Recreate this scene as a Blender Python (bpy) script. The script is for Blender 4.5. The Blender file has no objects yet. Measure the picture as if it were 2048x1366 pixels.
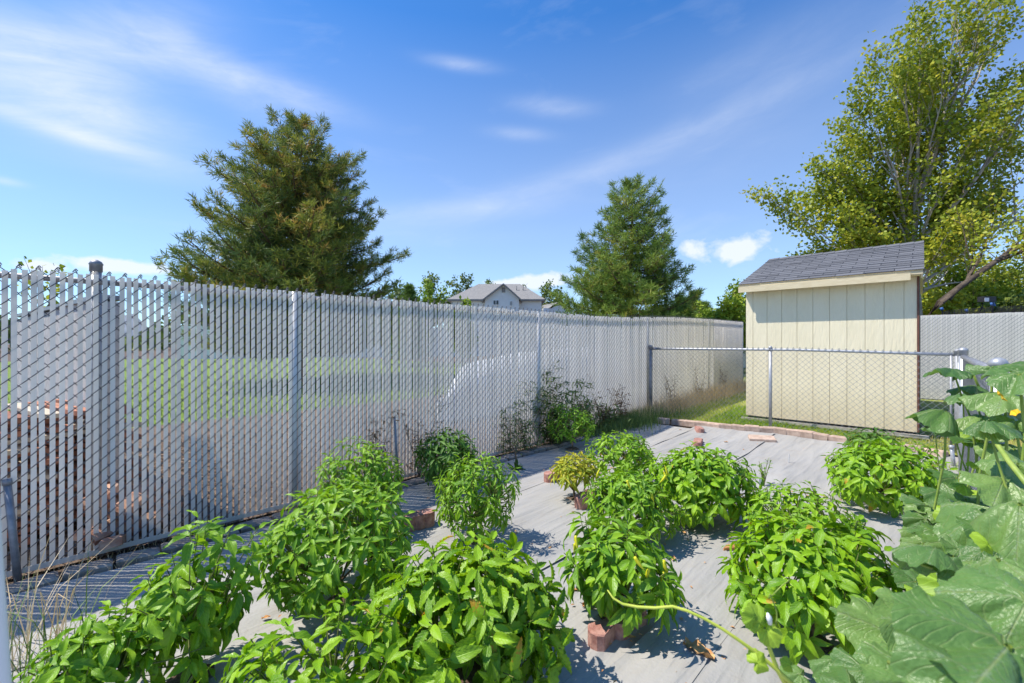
import bpy, math, random
import numpy as np
from mathutils import Vector, Matrix
random.seed(7); RNG = np.random.default_rng(7)
S = bpy.context.scene
COL = S.collection
R = math.radians
F, HZ, EYE = 870.0, 688.0, 1.28        # focal length in photo pixels, horizon row, eye height

# ------------------------------------------------------------------ camera
cd = bpy.data.cameras.new('camera'); cam = bpy.data.objects.new('camera', cd); COL.objects.link(cam)
cam.location = (0, 0, EYE); cam.rotation_euler = (R(90), 0, 0)
cd.sensor_width = 36; cd.lens = 36*F/2048; cd.shift_y = 5/2048
cd.clip_start = .05; cd.clip_end = 12000
cd.dof.use_dof = True; cd.dof.focus_distance = 3.2; cd.dof.aperture_fstop = 4.5
S.camera = cam

# ------------------------------------------------------------------ sun, sky, exposure
SUN_EL, SUN_AZ = R(58), math.atan2(-.998, .045)          # azimuth from +Y towards +X
sdir = Vector((math.sin(SUN_AZ)*math.cos(SUN_EL), math.cos(SUN_AZ)*math.cos(SUN_EL), math.sin(SUN_EL)))
sl = bpy.data.lights.new('sun', 'SUN'); so = bpy.data.objects.new('sun', sl); COL.objects.link(so)
sl.energy = 4.9; sl.angle = R(.5); sl.color = (1, .93, .81)
so.rotation_euler = sdir.to_track_quat('Z', 'Y').to_euler(); so.location = (-20, 5, 30)
S.view_settings.view_transform = 'Standard'; S.view_settings.look = 'None'
S.view_settings.exposure = 0.38; S.view_settings.gamma = 1
S.render.engine = 'CYCLES'
S.cycles.max_bounces = 8; S.cycles.transparent_max_bounces = 8

W = bpy.data.worlds.new('World'); S.world = W; W.use_nodes = True
nt = W.node_tree; nt.nodes.clear()
def wn(t): return nt.nodes.new(t)
def lk(a, b): nt.links.new(a, b)
def M(op, a, b=None, c=None, clamp=False):
    n = wn('ShaderNodeMath'); n.operation = op; n.use_clamp = clamp
    for i, v in enumerate((a, b, c)):
        if v is None: continue
        if isinstance(v, (int, float)): n.inputs[i].default_value = v
        else: lk(v, n.inputs[i])
    return n.outputs[0]
tc = wn('ShaderNodeTexCoord'); sx = wn('ShaderNodeSeparateXYZ'); lk(tc.outputs['Generated'], sx.inputs[0])
az = M('ARCTAN2', sx.outputs[0], sx.outputs[1]); el = M('ARCSINE', sx.outputs[2])
def azel(px, py):
    x, z = (px-1024)/F, (HZ-py)/F
    return math.atan2(x, 1), math.atan2(z, math.hypot(x, 1))
def noise(scale_u, scale_v, rot, detail, rough, dist=0., seed=0.):
    c, s = math.cos(rot), math.sin(rot)
    u = M('ADD', M('MULTIPLY', az, c*scale_u), M('MULTIPLY', el, s*scale_u))
    v = M('ADD', M('MULTIPLY', az, -s*scale_v), M('MULTIPLY', el, c*scale_v))
    cb = wn('ShaderNodeCombineXYZ'); lk(u, cb.inputs[0]); lk(v, cb.inputs[1]); cb.inputs[2].default_value = seed
    n = wn('ShaderNodeTexNoise'); n.inputs['Scale'].default_value = 1; n.inputs['Detail'].default_value = detail
    n.inputs['Roughness'].default_value = rough; n.inputs['Distortion'].default_value = dist
    lk(cb.outputs[0], n.inputs['Vector']); return n.outputs['Fac']
def blob(px, py, hx, hy, ang, st):
    a0, e0 = azel(px, py); x = (px-1024)/F; z = (HZ-py)/F
    kx = 1/(1+x*x); ky = 1/math.sqrt(1+x*x+z*z)*.95
    c, s = math.cos(R(ang)), math.sin(R(ang))
    da = M('MULTIPLY', M('SUBTRACT', az, a0), 1/kx); de = M('MULTIPLY', M('SUBTRACT', el, e0), 1/ky)
    u = M('MULTIPLY', M('ADD', M('MULTIPLY', da, c), M('MULTIPLY', de, s)), F/hx)
    v = M('MULTIPLY', M('ADD', M('MULTIPLY', da, -s), M('MULTIPLY', de, c)), F/hy)
    d2 = M('ADD', M('MULTIPLY', u, u), M('MULTIPLY', v, v))
    return M('MULTIPLY', M('EXPONENT', M('MULTIPLY', d2, -1.)), st)
def total(bl):
    o = None
    for b in bl:
        g = blob(*b); o = g if o is None else M('ADD', o, g)
    return o
cirrus = total([(90, 185, 290, 74, -5, .92), (580, 190, 120, 26, -7, .66), (420, 150, 140, 40, -18, .42), (170, 275, 210, 18, -4, .72), (60, 70, 260, 60, 0, .35),
                (250, 80, 200, 70, 25, .55), (920, 128, 62, 12, -3, .5), (1110, 214, 70, 17, -6, .42), (1040, 268, 55, 12, -4, .38),
                (1260, 315, 460, 26, 14.5, .32), (930, 425, 240, 22, 6, .30), (1540, 110, 210, 55, 10, .16), (8, 362, 42, 8, 0, .5),
                (330, 350, 260, 22, 2, .14), (1480, 290, 250, 70, 15, .10), (760, 470, 300, 26, 3, .12)])
wisp = noise(3.6, 13, R(7), 8, .62, .6, 3.)
wisp2 = noise(2.2, 5, R(-20), 4, .55, .3, 8.)
wisp3 = noise(9, 38, R(10), 7, .66, .8, 5.)
cir = M('MULTIPLY', M('MULTIPLY', cirrus, M('ADD', .48, M('MULTIPLY', wisp3, 1.0))), M('ADD', M('MULTIPLY', M('SUBTRACT', wisp, .3), 1.15), .36), clamp=True)
far = M('MULTIPLY', M('SUBTRACT', M('MULTIPLY', wisp2, wisp), .29, clamp=True), .6)   # faint veil everywhere
cum = total([(240, 532, 130, 17, 0, 1.15), (70, 532, 90, 12, 0, .85), (1478, 500, 62, 30, 8, 1.25), (1384, 497, 28, 20, -20, 1.1), (1085, 560, 75, 18, 5, 1.15),
             (1015, 568, 60, 9, 0, .8), (425, 492, 22, 16, 0, .8), (600, 560, 200, 14, 0, .7), (1900, 560, 260, 20, 0, .8)])
puff = noise(26, 34, 0, 7, .58, .2, 1.)
cu = M('MULTIPLY', M('SUBTRACT', M('ADD', cum, M('MULTIPLY', M('SUBTRACT', puff, .5), 1.7)), .42, clamp=True), 2.0, clamp=True)
cu = M('MULTIPLY', cu, M('GREATER_THAN', cum, .02))
mask = M('MAXIMUM', M('ADD', cir, far, clamp=True), M('MULTIPLY', cu, .9), clamp=True)
up = M('MULTIPLY', M('ADD', sx.outputs[2], .03), 12, clamp=True); mask = M('MULTIPLY', mask, up)
sky = wn('ShaderNodeTexSky'); sky.sky_type = 'NISHITA'; sky.sun_disc = False
sky.sun_elevation = SUN_EL; sky.sun_rotation = SUN_AZ % (2*math.pi); sky.altitude = 1300
sky.air_density = 1.0; sky.dust_density = .5; sky.ozone_density = 2.2
hs = wn('ShaderNodeHueSaturation'); hs.inputs['Saturation'].default_value = 1.12; hs.inputs['Value'].default_value = 1.0
lk(sky.outputs[0], hs.inputs['Color'])
tint = wn('ShaderNodeMix'); tint.data_type = 'RGBA'; tint.blend_type = 'MULTIPLY'; tint.inputs[0].default_value = 1
lk(hs.outputs[0], tint.inputs[6]); tint.inputs[7].default_value = (.74, 1.36, 1.82, 1)
# the sky pales evenly towards the horizon
veil = wn('ShaderNodeMix'); veil.data_type = 'RGBA'; lk(M('SUBTRACT', .5, M('MULTIPLY', M('ABSOLUTE', el), .78), clamp=True), veil.inputs[0]); lk(tint.outputs[2], veil.inputs[6]); veil.inputs[7].default_value = (6.9, 7.1, 6.9, 1)
cm = wn('ShaderNodeMix'); cm.data_type = 'RGBA'; lk(mask, cm.inputs[0]); lk(veil.outputs[2], cm.inputs[6])
cm.inputs[7].default_value = (7.2, 7.7, 8.6, 1)
bg = wn('ShaderNodeBackground'); bg.inputs[1].default_value = .10; lk(cm.outputs[2], bg.inputs[0])
wo = wn('ShaderNodeOutputWorld'); lk(bg.outputs[0], wo.inputs[0])

# ------------------------------------------------------------------ places
E = np.array((.7003, .7143)); N = np.array((.7143, -.7003)); P0 = np.array((-2.75, 2.335)); S0 = -.258
def SQ(s, q):
    """point by distance along the tall fence (s) and distance from it into the garden (q)"""
    p = P0 + E*(s-S0) + N*q; return float(p[0]), float(p[1])
def sq(x, y):
    d = np.array((x, y))-P0; return float(d@E)+S0, float(d@N)
GS = [-50, 5.5, 6.3, 7.0, 8.1, 10, 12.5, 40, 400]; GZ = [0, 0, .02, .055, .1, .135, .155, .2, .2]
def gz(x, y): return float(np.interp(x*E[0]+y*E[1], GS, GZ))
def at(px, py, Y): return Vector(((px-1024)/F*Y, Y, EYE-(py-HZ)/F*Y))
def ground(px, py):
    z = 0
    for _ in range(12):
        Y = F*(EYE-z)/(py-HZ); X = (px-1024)/F*Y; z = .5*z+.5*gz(X, Y)
    return Vector((X, Y, gz(X, Y)))

# ------------------------------------------------------------------ object helpers
def meta(o, label=None, cat=None, group=None, kind=None):
    if label: o['label'] = label
    if cat: o['category'] = cat
    if group: o['group'] = group
    if kind: o['kind'] = kind
    return o
def empty(name, loc, label, cat, group=None, rz=0):
    o = bpy.data.objects.new(name, None); COL.objects.link(o); o.location = loc; o.rotation_euler = (0, 0, rz)
    o.empty_display_size = .1
    return meta(o, label, cat, group)
def link(name, me, parent=None, loc=None, mat=None):
    o = bpy.data.objects.new(name, me); COL.objects.link(o)
    if parent is not None: o.parent = parent
    if loc is not None: o.location = loc
    if mat is not None and not me.materials: me.materials.append(mat)
    return o
def mesh(name, V, Fc, mat=None, smooth=False, uv=None, col=None):
    me = bpy.data.meshes.new(name)
    V = np.asarray(V, dtype=np.float32).reshape(-1, 3)
    if isinstance(Fc, np.ndarray) and Fc.ndim == 2:
        k = Fc.shape[1]; n = len(Fc)
        me.vertices.add(len(V)); me.vertices.foreach_set('co', V.ravel())
        me.loops.add(n*k); me.loops.foreach_set('vertex_index', Fc.astype(np.int32).ravel())
        me.polygons.add(n); me.polygons.foreach_set('loop_start', np.arange(0, n*k, k, dtype=np.int32))
        me.update(calc_edges=True)
    else:
        me.from_pydata([tuple(map(float, v)) for v in V], [], [tuple(map(int, f)) for f in Fc]); me.update()
    if uv is not None:
        l = me.uv_layers.new(name='UVMap'); vi = np.empty(len(me.loops), np.int32); me.loops.foreach_get('vertex_index', vi)
        l.data.foreach_set('uv', np.asarray(uv, np.float32)[vi].ravel())
    if col is not None:
        a = me.attributes.new('tone', 'FLOAT', 'POINT'); a.data.foreach_set('value', np.asarray(col, np.float32))
    if smooth: me.polygons.foreach_set('use_smooth', np.ones(len(me.polygons), bool))
    if mat: me.materials.append(mat)
    me.validate(); return me
class MB:
    """collects boxes, tubes and prisms for ONE object"""
    def __init__(s): s.V = []; s.F = []; s.n = 0
    def add(s, V, Fc):
        V = np.asarray(V, float).reshape(-1, 3); s.V.append(V); s.F += [tuple(int(i)+s.n for i in f) for f in Fc]; s.n += len(V); return s
    def box(s, c, size, rz=0, rot=None):
        h = np.array(size)/2; V = np.array([(x, y, z) for x in (-1, 1) for y in (-1, 1) for z in (-1, 1)])*h
        Rm = np.array(rot.to_3x3()) if rot is not None else np.array(Matrix.Rotation(rz, 3, 'Z'))
        V = V@Rm.T+np.array(c)
        return s.add(V, [(0, 1, 3, 2), (4, 6, 7, 5), (0, 4, 5, 1), (2, 3, 7, 6), (0, 2, 6, 4), (1, 5, 7, 3)])
    def tube(s, pts, rad, n=8, cap=True):
        pts = [Vector(p) for p in pts]; rad = rad if isinstance(rad, (list, tuple)) else [rad]*len(pts)
        V = []; up = Vector((0, 0, 1))
        for i, p in enumerate(pts):
            t = (pts[min(i+1, len(pts)-1)]-pts[max(i-1, 0)]).normalized()
            a = t.cross(up if abs(t.z) < .95 else Vector((1, 0, 0))).normalized(); b = a.cross(t)
            for k in range(n):
                w = 2*math.pi*k/n; V.append(p+(a*math.cos(w)+b*math.sin(w))*rad[i])
        Fc = []
        for i in range(len(pts)-1):
            for k in range(n):
                Fc.append((i*n+k, i*n+(k+1) % n, (i+1)*n+(k+1) % n, (i+1)*n+k))
        if cap: Fc += [tuple(range(n-1, -1, -1)), tuple(range((len(pts)-1)*n, len(pts)*n))]
        return s.add([tuple(v) for v in V], Fc)
    def prism(s, outline, z0, z1, bev=0):
        """outline: xy list, ccw"""
        o = np.array(outline, float); n = len(o); c = o.mean(0)
        rings = [(o, z0), (o, z1-bev)] + ([(c+(o-c)*(1-bev*6), z1)] if bev else [])
        if not bev: rings[1] = (o, z1)
        V = [(*p, z) for r, z in rings for p in r]; Fc = []
        for i in range(len(rings)-1):
            for k in range(n): Fc.append((i*n+k, i*n+(k+1) % n, (i+1)*n+(k+1) % n, (i+1)*n+k))
        Fc += [tuple(range(n-1, -1, -1)), tuple(range((len(rings)-1)*n, len(rings)*n))]
        return s.add(V, Fc)
    def mesh(s, name, mat, smooth=False): return mesh(name, np.concatenate(s.V), s.F, mat, smooth)
    def build(s, name, mat, parent=None, smooth=False, loc=None): return link(name, s.mesh(name, mat, smooth), parent, loc)
def segs(P, Q, r, n=4):
    """many straight wires at once -> verts, quads"""
    P = np.asarray(P, float); Q = np.asarray(Q, float); d = Q-P; d /= np.linalg.norm(d, axis=1)[:, None]+1e-9
    up = np.where(np.abs(d[:, 2:3]) < .9, np.array([[0, 0, 1.]]), np.array([[1., 0, 0]]))
    a = np.cross(d, up); a /= np.linalg.norm(a, axis=1)[:, None]+1e-9; b = np.cross(a, d)
    r = np.broadcast_to(np.asarray(r, float), (len(P),))[:, None]
    rings = []
    for B in (P, Q):
        for k in range(n):
            w = 2*math.pi*k/n; rings.append(B+(a*math.cos(w)+b*math.sin(w))*r)
    V = np.stack(rings, 1).reshape(-1, 3); base = (np.arange(len(P))*2*n)[:, None]
    Fq = np.concatenate([base+np.array([[k, (k+1) % n, n+(k+1) % n, n+k]]) for k in range(n)])
    return V, Fq

# ------------------------------------------------------------------ materials
def mat(name): 
    m = bpy.data.materials.new(name); m.use_nodes = True; t = m.node_tree; t.nodes.clear()
    o = t.nodes.new('ShaderNodeOutputMaterial'); b = t.nodes.new('ShaderNodeBsdfPrincipled'); t.links.new(b.outputs[0], o.inputs[0])
    return m, t, b, o
def ramp(t, fac, stops):
    r = t.nodes.new('ShaderNodeValToRGB'); e = r.color_ramp.elements
    while len(e) < len(stops): e.new(.5)
    for k, (p, c) in enumerate(stops): e[k].position = p; e[k].color = (*c, 1)
    t.links.new(fac, r.inputs[0]); return r.outputs[0]
def tnoise(t, scale, detail=4, rough=.55, vec=None, stretch=None, rot=None):
    n = t.nodes.new('ShaderNodeTexNoise'); n.inputs['Scale'].default_value = scale; n.inputs['Detail'].default_value = detail; n.inputs['Roughness'].default_value = rough
    if vec is None:
        tc = t.nodes.new('ShaderNodeTexCoord'); vec = tc.outputs['Object']
    if stretch is not None:
        mp = t.nodes.new('ShaderNodeMapping'); mp.inputs['Scale'].default_value = stretch
        if rot: mp.inputs['Rotation'].default_value = rot
        t.links.new(vec, mp.inputs[0]); vec = mp.outputs[0]
    t.links.new(vec, n.inputs['Vector']); return n.outputs['Fac']
def bump(t, b, h, strength=.3, dist=.01):
    n = t.nodes.new('ShaderNodeBump'); n.inputs['Strength'].default_value = strength; n.inputs['Distance'].default_value = dist
    t.links.new(h, n.inputs['Height']); t.links.new(n.outputs[0], b.inputs['Normal']); return n
def rough_mat(name, c0, c1, scale=8, rough=.8, bs=.2, bd=.005, metal=0, stretch=None, spec=.4, c2=None, lo=.35, hi=.65, rnd=0., geo=False):
    m, t, b, o = mat(name)
    vec = None
    if geo: g = t.nodes.new('ShaderNodeNewGeometry'); vec = g.outputs['Position']
    f = tnoise(t, scale, 6, .6, vec, stretch)
    st = [(lo, c0), (hi, c1)] + ([(min(hi+.12, 1), c2)] if c2 else [])
    c = ramp(t, f, st)
    if rnd:
        oi = t.nodes.new('ShaderNodeObjectInfo'); h = t.nodes.new('ShaderNodeHueSaturation')
        mr = t.nodes.new('ShaderNodeMapRange'); mr.inputs[3].default_value = 1-rnd; mr.inputs[4].default_value = 1+rnd
        t.links.new(oi.outputs['Random'], mr.inputs[0]); t.links.new(mr.outputs[0], h.inputs['Value']); t.links.new(c, h.inputs['Color']); c = h.outputs[0]
    t.links.new(c, b.inputs['Base Color'])
    b.inputs['Roughness'].default_value = rough; b.inputs['Metallic'].default_value = metal; b.inputs['Specular IOR Level'].default_value = spec
    f2 = tnoise(t, scale*7, 4, .6, vec, stretch)
    bump(t, b, f2, bs, bd); return m
def leaf_mat(name, base, dark, young=None, rough=.42, trans=.32, spec=.45, var=.22, veinc=None, bmp=.35, edge=None, tcol=None):
    m, t, b, o = mat(name)
    uv = t.nodes.new('ShaderNodeUVMap'); sp = t.nodes.new('ShaderNodeSeparateXYZ'); t.links.new(uv.outputs[0], sp.inputs[0])
    def mm(op, a, b_=None):
        n = t.nodes.new('ShaderNodeMath'); n.operation = op
        for i, v in enumerate((a, b_)):
            if v is None: continue
            if isinstance(v, (int, float)): n.inputs[i].default_value = v
            else: t.links.new(v, n.inputs[i])
        return n.outputs[0]
    u = mm('ABSOLUTE', mm('SUBTRACT', sp.outputs[0], .5)); v = sp.outputs[1]
    mid = mm('SUBTRACT', 1., mm('MULTIPLY', u, 28.)); mid = mm('MAXIMUM', mid, 0.)
    sv = mm('SINE', mm('MULTIPLY', mm('SUBTRACT', v, mm('MULTIPLY', u, .55)), 44.))
    side = mm('POWER', mm('MAXIMUM', sv, 0.), 6.)
    vein = mm('MAXIMUM', mid, mm('MULTIPLY', side, .5))
    oi = t.nodes.new('ShaderNodeObjectInfo'); g = t.nodes.new('ShaderNodeNewGeometry')
    rn = mm('FRACT', mm('ADD', oi.outputs['Random'], g.outputs['Random Per Island']))
    nz = tnoise(t, 9, 3)
    k = mm('ADD', mm('MULTIPLY', rn, .75), mm('MULTIPLY', nz, .35))
    c = ramp(t, k, [(.1, dark), (.6, base), (1., young or tuple(x*1.25 for x in base))])
    mx = t.nodes.new('ShaderNodeMix'); mx.data_type = 'RGBA'; t.links.new(mm('MULTIPLY', vein, .55), mx.inputs[0]); t.links.new(c, mx.inputs[6])
    mx.inputs[7].default_value = (*(veinc or tuple(min(1, x*1.7+.02) for x in base)), 1); c = mx.outputs[2]
    if edge:
        e = t.nodes.new('ShaderNodeMix'); e.data_type = 'RGBA'; t.links.new(c, e.inputs[6]); e.inputs[7].default_value = (*edge, 1)
        w = mm('MULTIPLY', mm('GREATER_THAN', rn, .975), mm('GREATER_THAN', mm('ADD', mm('MULTIPLY', v, .6), nz), .85)); t.links.new(w, e.inputs[0]); c = e.outputs[2]
    t.links.new(c, b.inputs['Base Color']); b.inputs['Roughness'].default_value = rough; b.inputs['Specular IOR Level'].default_value = spec
    hgt = mm('ADD', mm('MULTIPLY', vein, -.6), mm('MULTIPLY', tnoise(t, 30, 2), .5))
    bn = bump(t, b, hgt, bmp, .004)
    tr = t.nodes.new('ShaderNodeBsdfTranslucent')
    h = t.nodes.new('ShaderNodeMix'); h.data_type = 'RGBA'; h.blend_type = 'MULTIPLY'; h.inputs[0].default_value = 1; t.links.new(c, h.inputs[6]); h.inputs[7].default_value = (*(tcol or (1.6, 1.5, .6)), 1)
    t.links.new(h.outputs[2], tr.inputs[0])
    mix = t.nodes.new('ShaderNodeMixShader'); mix.inputs[0].default_value = trans
    t.links.new(b.outputs[0], mix.inputs[1]); t.links.new(tr.outputs[0], mix.inputs[2]); t.links.new(mix.outputs[0], o.inputs[0])
    return m
def crown_mat(name, stops, rough=.6, trans=.2):
    """foliage of distant trees; 'tone' is the age of each leaf or needle tuft (green to yellowed)"""
    m, t, b, o = mat(name)
    a = t.nodes.new('ShaderNodeAttribute'); a.attribute_name = 'tone'
    c = ramp(t, a.outputs['Fac'], stops); t.links.new(c, b.inputs['Base Color']); b.inputs['Roughness'].default_value = rough
    b.inputs['Specular IOR Level'].default_value = .3
    tr = t.nodes.new('ShaderNodeBsdfTranslucent'); t.links.new(c, tr.inputs[0])
    mix = t.nodes.new('ShaderNodeMixShader'); mix.inputs[0].default_value = trans
    t.links.new(b.outputs[0], mix.inputs[1]); t.links.new(tr.outputs[0], mix.inputs[2]); t.links.new(mix.outputs[0], o.inputs[0]); return m
m_soil = rough_mat('soil', (.075, .05, .035), (.17, .12, .085), 5, .95, .8, .02, geo=True)
m_dirt = rough_mat('bark mulch ground', (.10, .062, .04), (.36, .26, .19), 26, .95, .9, .03, geo=True)
m_lawn = rough_mat('lawn ground', (.11, .18, .02), (.19, .27, .035), 3, .9, .8, .02, geo=True)
m_dull = rough_mat('yard ground', (.16, .20, .04), (.30, .32, .08), 2, .95, .8, .02, geo=True)
m_galv = rough_mat('galvanised steel', (.33, .345, .375), (.45, .465, .49), 30, .42, .08, .002, metal=.35)
m_dkgalv = rough_mat('weathered steel', (.20, .21, .24), (.32, .33, .36), 20, .5, .1, .002, metal=.4)
m_wire = rough_mat('fence wire', (.24, .26, .30), (.36, .38, .42), 20, .45, .05, .001, metal=.5)
m_wiredk = rough_mat('dark fence wire', (.07, .075, .09), (.13, .135, .15), 20, .5, .05, .001, metal=.3)
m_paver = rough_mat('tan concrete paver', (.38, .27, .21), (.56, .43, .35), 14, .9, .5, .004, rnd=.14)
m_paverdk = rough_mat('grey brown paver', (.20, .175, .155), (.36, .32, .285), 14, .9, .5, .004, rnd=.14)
m_brick = rough_mat('red scalloped brick', (.34, .15, .12), (.58, .33, .27), 24, .92, .9, .008, rnd=.08)
m_wood = rough_mat('painted wood trim', (.62, .52, .33), (.72, .62, .42), 10, .75, .3, .003, stretch=(1, 1, 8))
m_brown = rough_mat('brown trim', (.12, .05, .035), (.2, .09, .06), 10, .7, .2, .003)
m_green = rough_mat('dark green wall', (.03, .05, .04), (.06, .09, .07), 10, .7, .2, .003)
m_dead = rough_mat('dry leaf', (.45, .20, .07), (.72, .42, .18), 30, .85, .4, .003, rnd=.2)
m_stem = rough_mat('plant stem', (.10, .13, .03), (.20, .22, .06), 20, .6, .1, .002)
m_wstem = rough_mat('woody stem', (.10, .07, .045), (.2, .15, .09), 30, .8, .2, .002)
m_white = rough_mat('white plastic', (.76, .76, .76), (.82, .82, .82), 10, .45, .05, .001)
m_black = rough_mat('black plastic', (.015, .015, .018), (.03, .03, .035), 10, .5, .05, .001)
m_bark = rough_mat('pine bark', (.10, .065, .045), (.24, .16, .11), 6, .95, .9, .03)
m_cbark = rough_mat('pale cottonwood bark', (.30, .26, .21), (.58, .50, .41), 4, .9, .8, .02)
def slat_material():
    m, t, b, o = mat('white fence slat')
    oi = t.nodes.new('ShaderNodeObjectInfo'); n = tnoise(t, 3.5, 5, .6, None, (3, 3, .6))
    c = ramp(t, n, [(.3, (.84, .815, .78)), (.7, (.90, .88, .85))])
    g = t.nodes.new('ShaderNodeNewGeometry'); spz = t.nodes.new('ShaderNodeSeparateXYZ'); t.links.new(g.outputs['Position'], spz.inputs[0])
    mr = t.nodes.new('ShaderNodeMapRange'); mr.inputs[1].default_value = .1; mr.inputs[2].default_value = .5; mr.inputs[3].default_value = .34; mr.inputs[4].default_value = 0
    t.links.new(spz.outputs[2], mr.inputs[0])
    mx = t.nodes.new('ShaderNodeMix'); mx.data_type = 'RGBA'; dn = tnoise(t, 14, 5, .65); mu = t.nodes.new('ShaderNodeMath'); mu.operation = 'MULTIPLY'
    t.links.new(mr.outputs[0], mu.inputs[0]); t.links.new(dn, mu.inputs[1]); t.links.new(mu.outputs[0], mx.inputs[0]); t.links.new(c, mx.inputs[6]); mx.inputs[7].default_value = (.45, .36, .27, 1)
    h = t.nodes.new('ShaderNodeHueSaturation'); r2 = t.nodes.new('ShaderNodeMapRange'); r2.inputs[3].default_value = .93; r2.inputs[4].default_value = 1.05
    t.links.new(oi.outputs['Random'], r2.inputs[0]); t.links.new(r2.outputs[0], h.inputs['Value']); t.links.new(mx.outputs[2], h.inputs['Color'])
    t.links.new(h.outputs[0], b.inputs['Base Color']); b.inputs['Roughness'].default_value = .45; b.inputs['Specular IOR Level'].default_value = .4
    tr = t.nodes.new('ShaderNodeBsdfTranslucent'); t.links.new(h.outputs[0], tr.inputs[0]); mix = t.nodes.new('ShaderNodeMixShader'); mix.inputs[0].default_value = .37
    t.links.new(b.outputs[0], mix.inputs[1]); t.links.new(tr.outputs[0], mix.inputs[2]); t.links.new(mix.outputs[0], o.inputs[0]); return m
m_slat = slat_material()
def fabric_material():
    m, t, b, o = mat('grey landscape fabric')
    g = t.nodes.new('ShaderNodeNewGeometry'); P = g.outputs['Position']
    mp = t.nodes.new('ShaderNodeMapping'); mp.inputs['Rotation'].default_value = (0, 0, -math.atan2(E[1], E[0])); t.links.new(P, mp.inputs[0])
    n1 = tnoise(t, 1.3, 5, .6, mp.outputs[0], (.6, 2.2, 1)); n2 = tnoise(t, 60, 3, .6, P); n3 = tnoise(t, 6, 5, .65, P)
    c = ramp(t, n1, [(.3, (.305, .298, .287)), (.7, (.39, .382, .37))])
    mx = t.nodes.new('ShaderNodeMix'); mx.data_type = 'RGBA'; t.links.new(ramp(t, n3, [(.52, (0, 0, 0)), (.8, (.5, .5, .5))]), mx.inputs[0]); t.links.new(c, mx.inputs[6]); mx.inputs[7].default_value = (.33, .285, .235, 1)
    t.links.new(mx.outputs[2], b.inputs['Base Color']); b.inputs['Roughness'].default_value = .62; b.inputs['Specular IOR Level'].default_value = .35
    wv = t.nodes.new('ShaderNodeTexWave'); wv.inputs['Scale'].default_value = 90; t.links.new(mp.outputs[0], wv.inputs[0])
    wr = tnoise(t, 1.7, 2.5, .5, mp.outputs[0], (.5, 3.0, 1))
    ad = t.nodes.new('ShaderNodeMath'); ad.operation = 'MULTIPLY_ADD'; t.links.new(n2, ad.inputs[0]); ad.inputs[1].default_value = .05; t.links.new(wr, ad.inputs[2])
    for sc_, amt_ in (((.35, 3.0, 1), .085), ((.8, 8, 1), .028)):        # creases pulled lengthwise
        cn = tnoise(t, 1.5, 2, .5, mp.outputs[0], sc_)
        s_ = t.nodes.new('ShaderNodeMath'); s_.operation = 'SUBTRACT'; t.links.new(cn, s_.inputs[0]); s_.inputs[1].default_value = .5
        a_ = t.nodes.new('ShaderNodeMath'); a_.operation = 'ABSOLUTE'; t.links.new(s_.outputs[0], a_.inputs[0])
        k_ = t.nodes.new('ShaderNodeMath'); k_.operation = 'MULTIPLY_ADD'; k_.use_clamp = True; t.links.new(a_.outputs[0], k_.inputs[0]); k_.inputs[1].default_value = -13; k_.inputs[2].default_value = 1
        ad2 = t.nodes.new('ShaderNodeMath'); ad2.operation = 'MULTIPLY_ADD'; t.links.new(k_.outputs[0], ad2.inputs[0]); ad2.inputs[1].default_value = amt_; t.links.new(ad.outputs[0], ad2.inputs[2]); ad = ad2
    bump(t, b, ad.outputs[0], .85, .06); return m
m_fabric = fabric_material()
def shingle_material():
    m, t, b, o = mat('grey asphalt shingle'); oi = t.nodes.new('ShaderNodeObjectInfo')
    n = tnoise(t, 220, 3, .7); c = ramp(t, n, [(.3, (.075, .078, .09)), (.7, (.17, .172, .185))])
    h = t.nodes.new('ShaderNodeHueSaturation'); r2 = t.nodes.new('ShaderNodeMapRange'); r2.inputs[3].default_value = .82; r2.inputs[4].default_value = 1.18
    t.links.new(oi.outputs['Random'], r2.inputs[0]); t.links.new(r2.outputs[0], h.inputs['Value']); t.links.new(c, h.inputs['Color']); t.links.new(h.outputs[0], b.inputs['Base Color'])
    b.inputs['Roughness'].default_value = .85; bump(t, b, n, .4, .003); return m
m_shingle = shingle_material()
def siding_material():
    m, t, b, o = mat('cream painted siding')
    n = tnoise(t, 5, 6, .65, None, (1, 1, .25)); c = ramp(t, n, [(.3, (.77, .69, .48)), (.7, (.84, .76, .55))])
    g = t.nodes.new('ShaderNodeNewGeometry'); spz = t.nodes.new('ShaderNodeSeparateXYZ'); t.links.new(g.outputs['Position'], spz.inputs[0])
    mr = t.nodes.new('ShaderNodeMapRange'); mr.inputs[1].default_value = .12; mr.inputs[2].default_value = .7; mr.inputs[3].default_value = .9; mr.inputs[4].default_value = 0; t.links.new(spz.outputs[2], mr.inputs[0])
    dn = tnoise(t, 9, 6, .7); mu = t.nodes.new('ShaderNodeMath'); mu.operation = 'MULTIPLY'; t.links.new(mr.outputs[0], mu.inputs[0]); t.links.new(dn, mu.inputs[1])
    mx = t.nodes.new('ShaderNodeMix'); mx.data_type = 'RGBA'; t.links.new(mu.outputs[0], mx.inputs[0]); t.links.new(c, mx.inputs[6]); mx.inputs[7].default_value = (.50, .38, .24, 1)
    t.links.new(mx.outputs[2], b.inputs['Base Color']); b.inputs['Roughness'].default_value = .7
    gr = tnoise(t, 16, 6, .7, None, (2.5, 2.5, .5)); bump(t, b, gr, .85, .008); return m
m_siding = siding_material()

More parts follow.
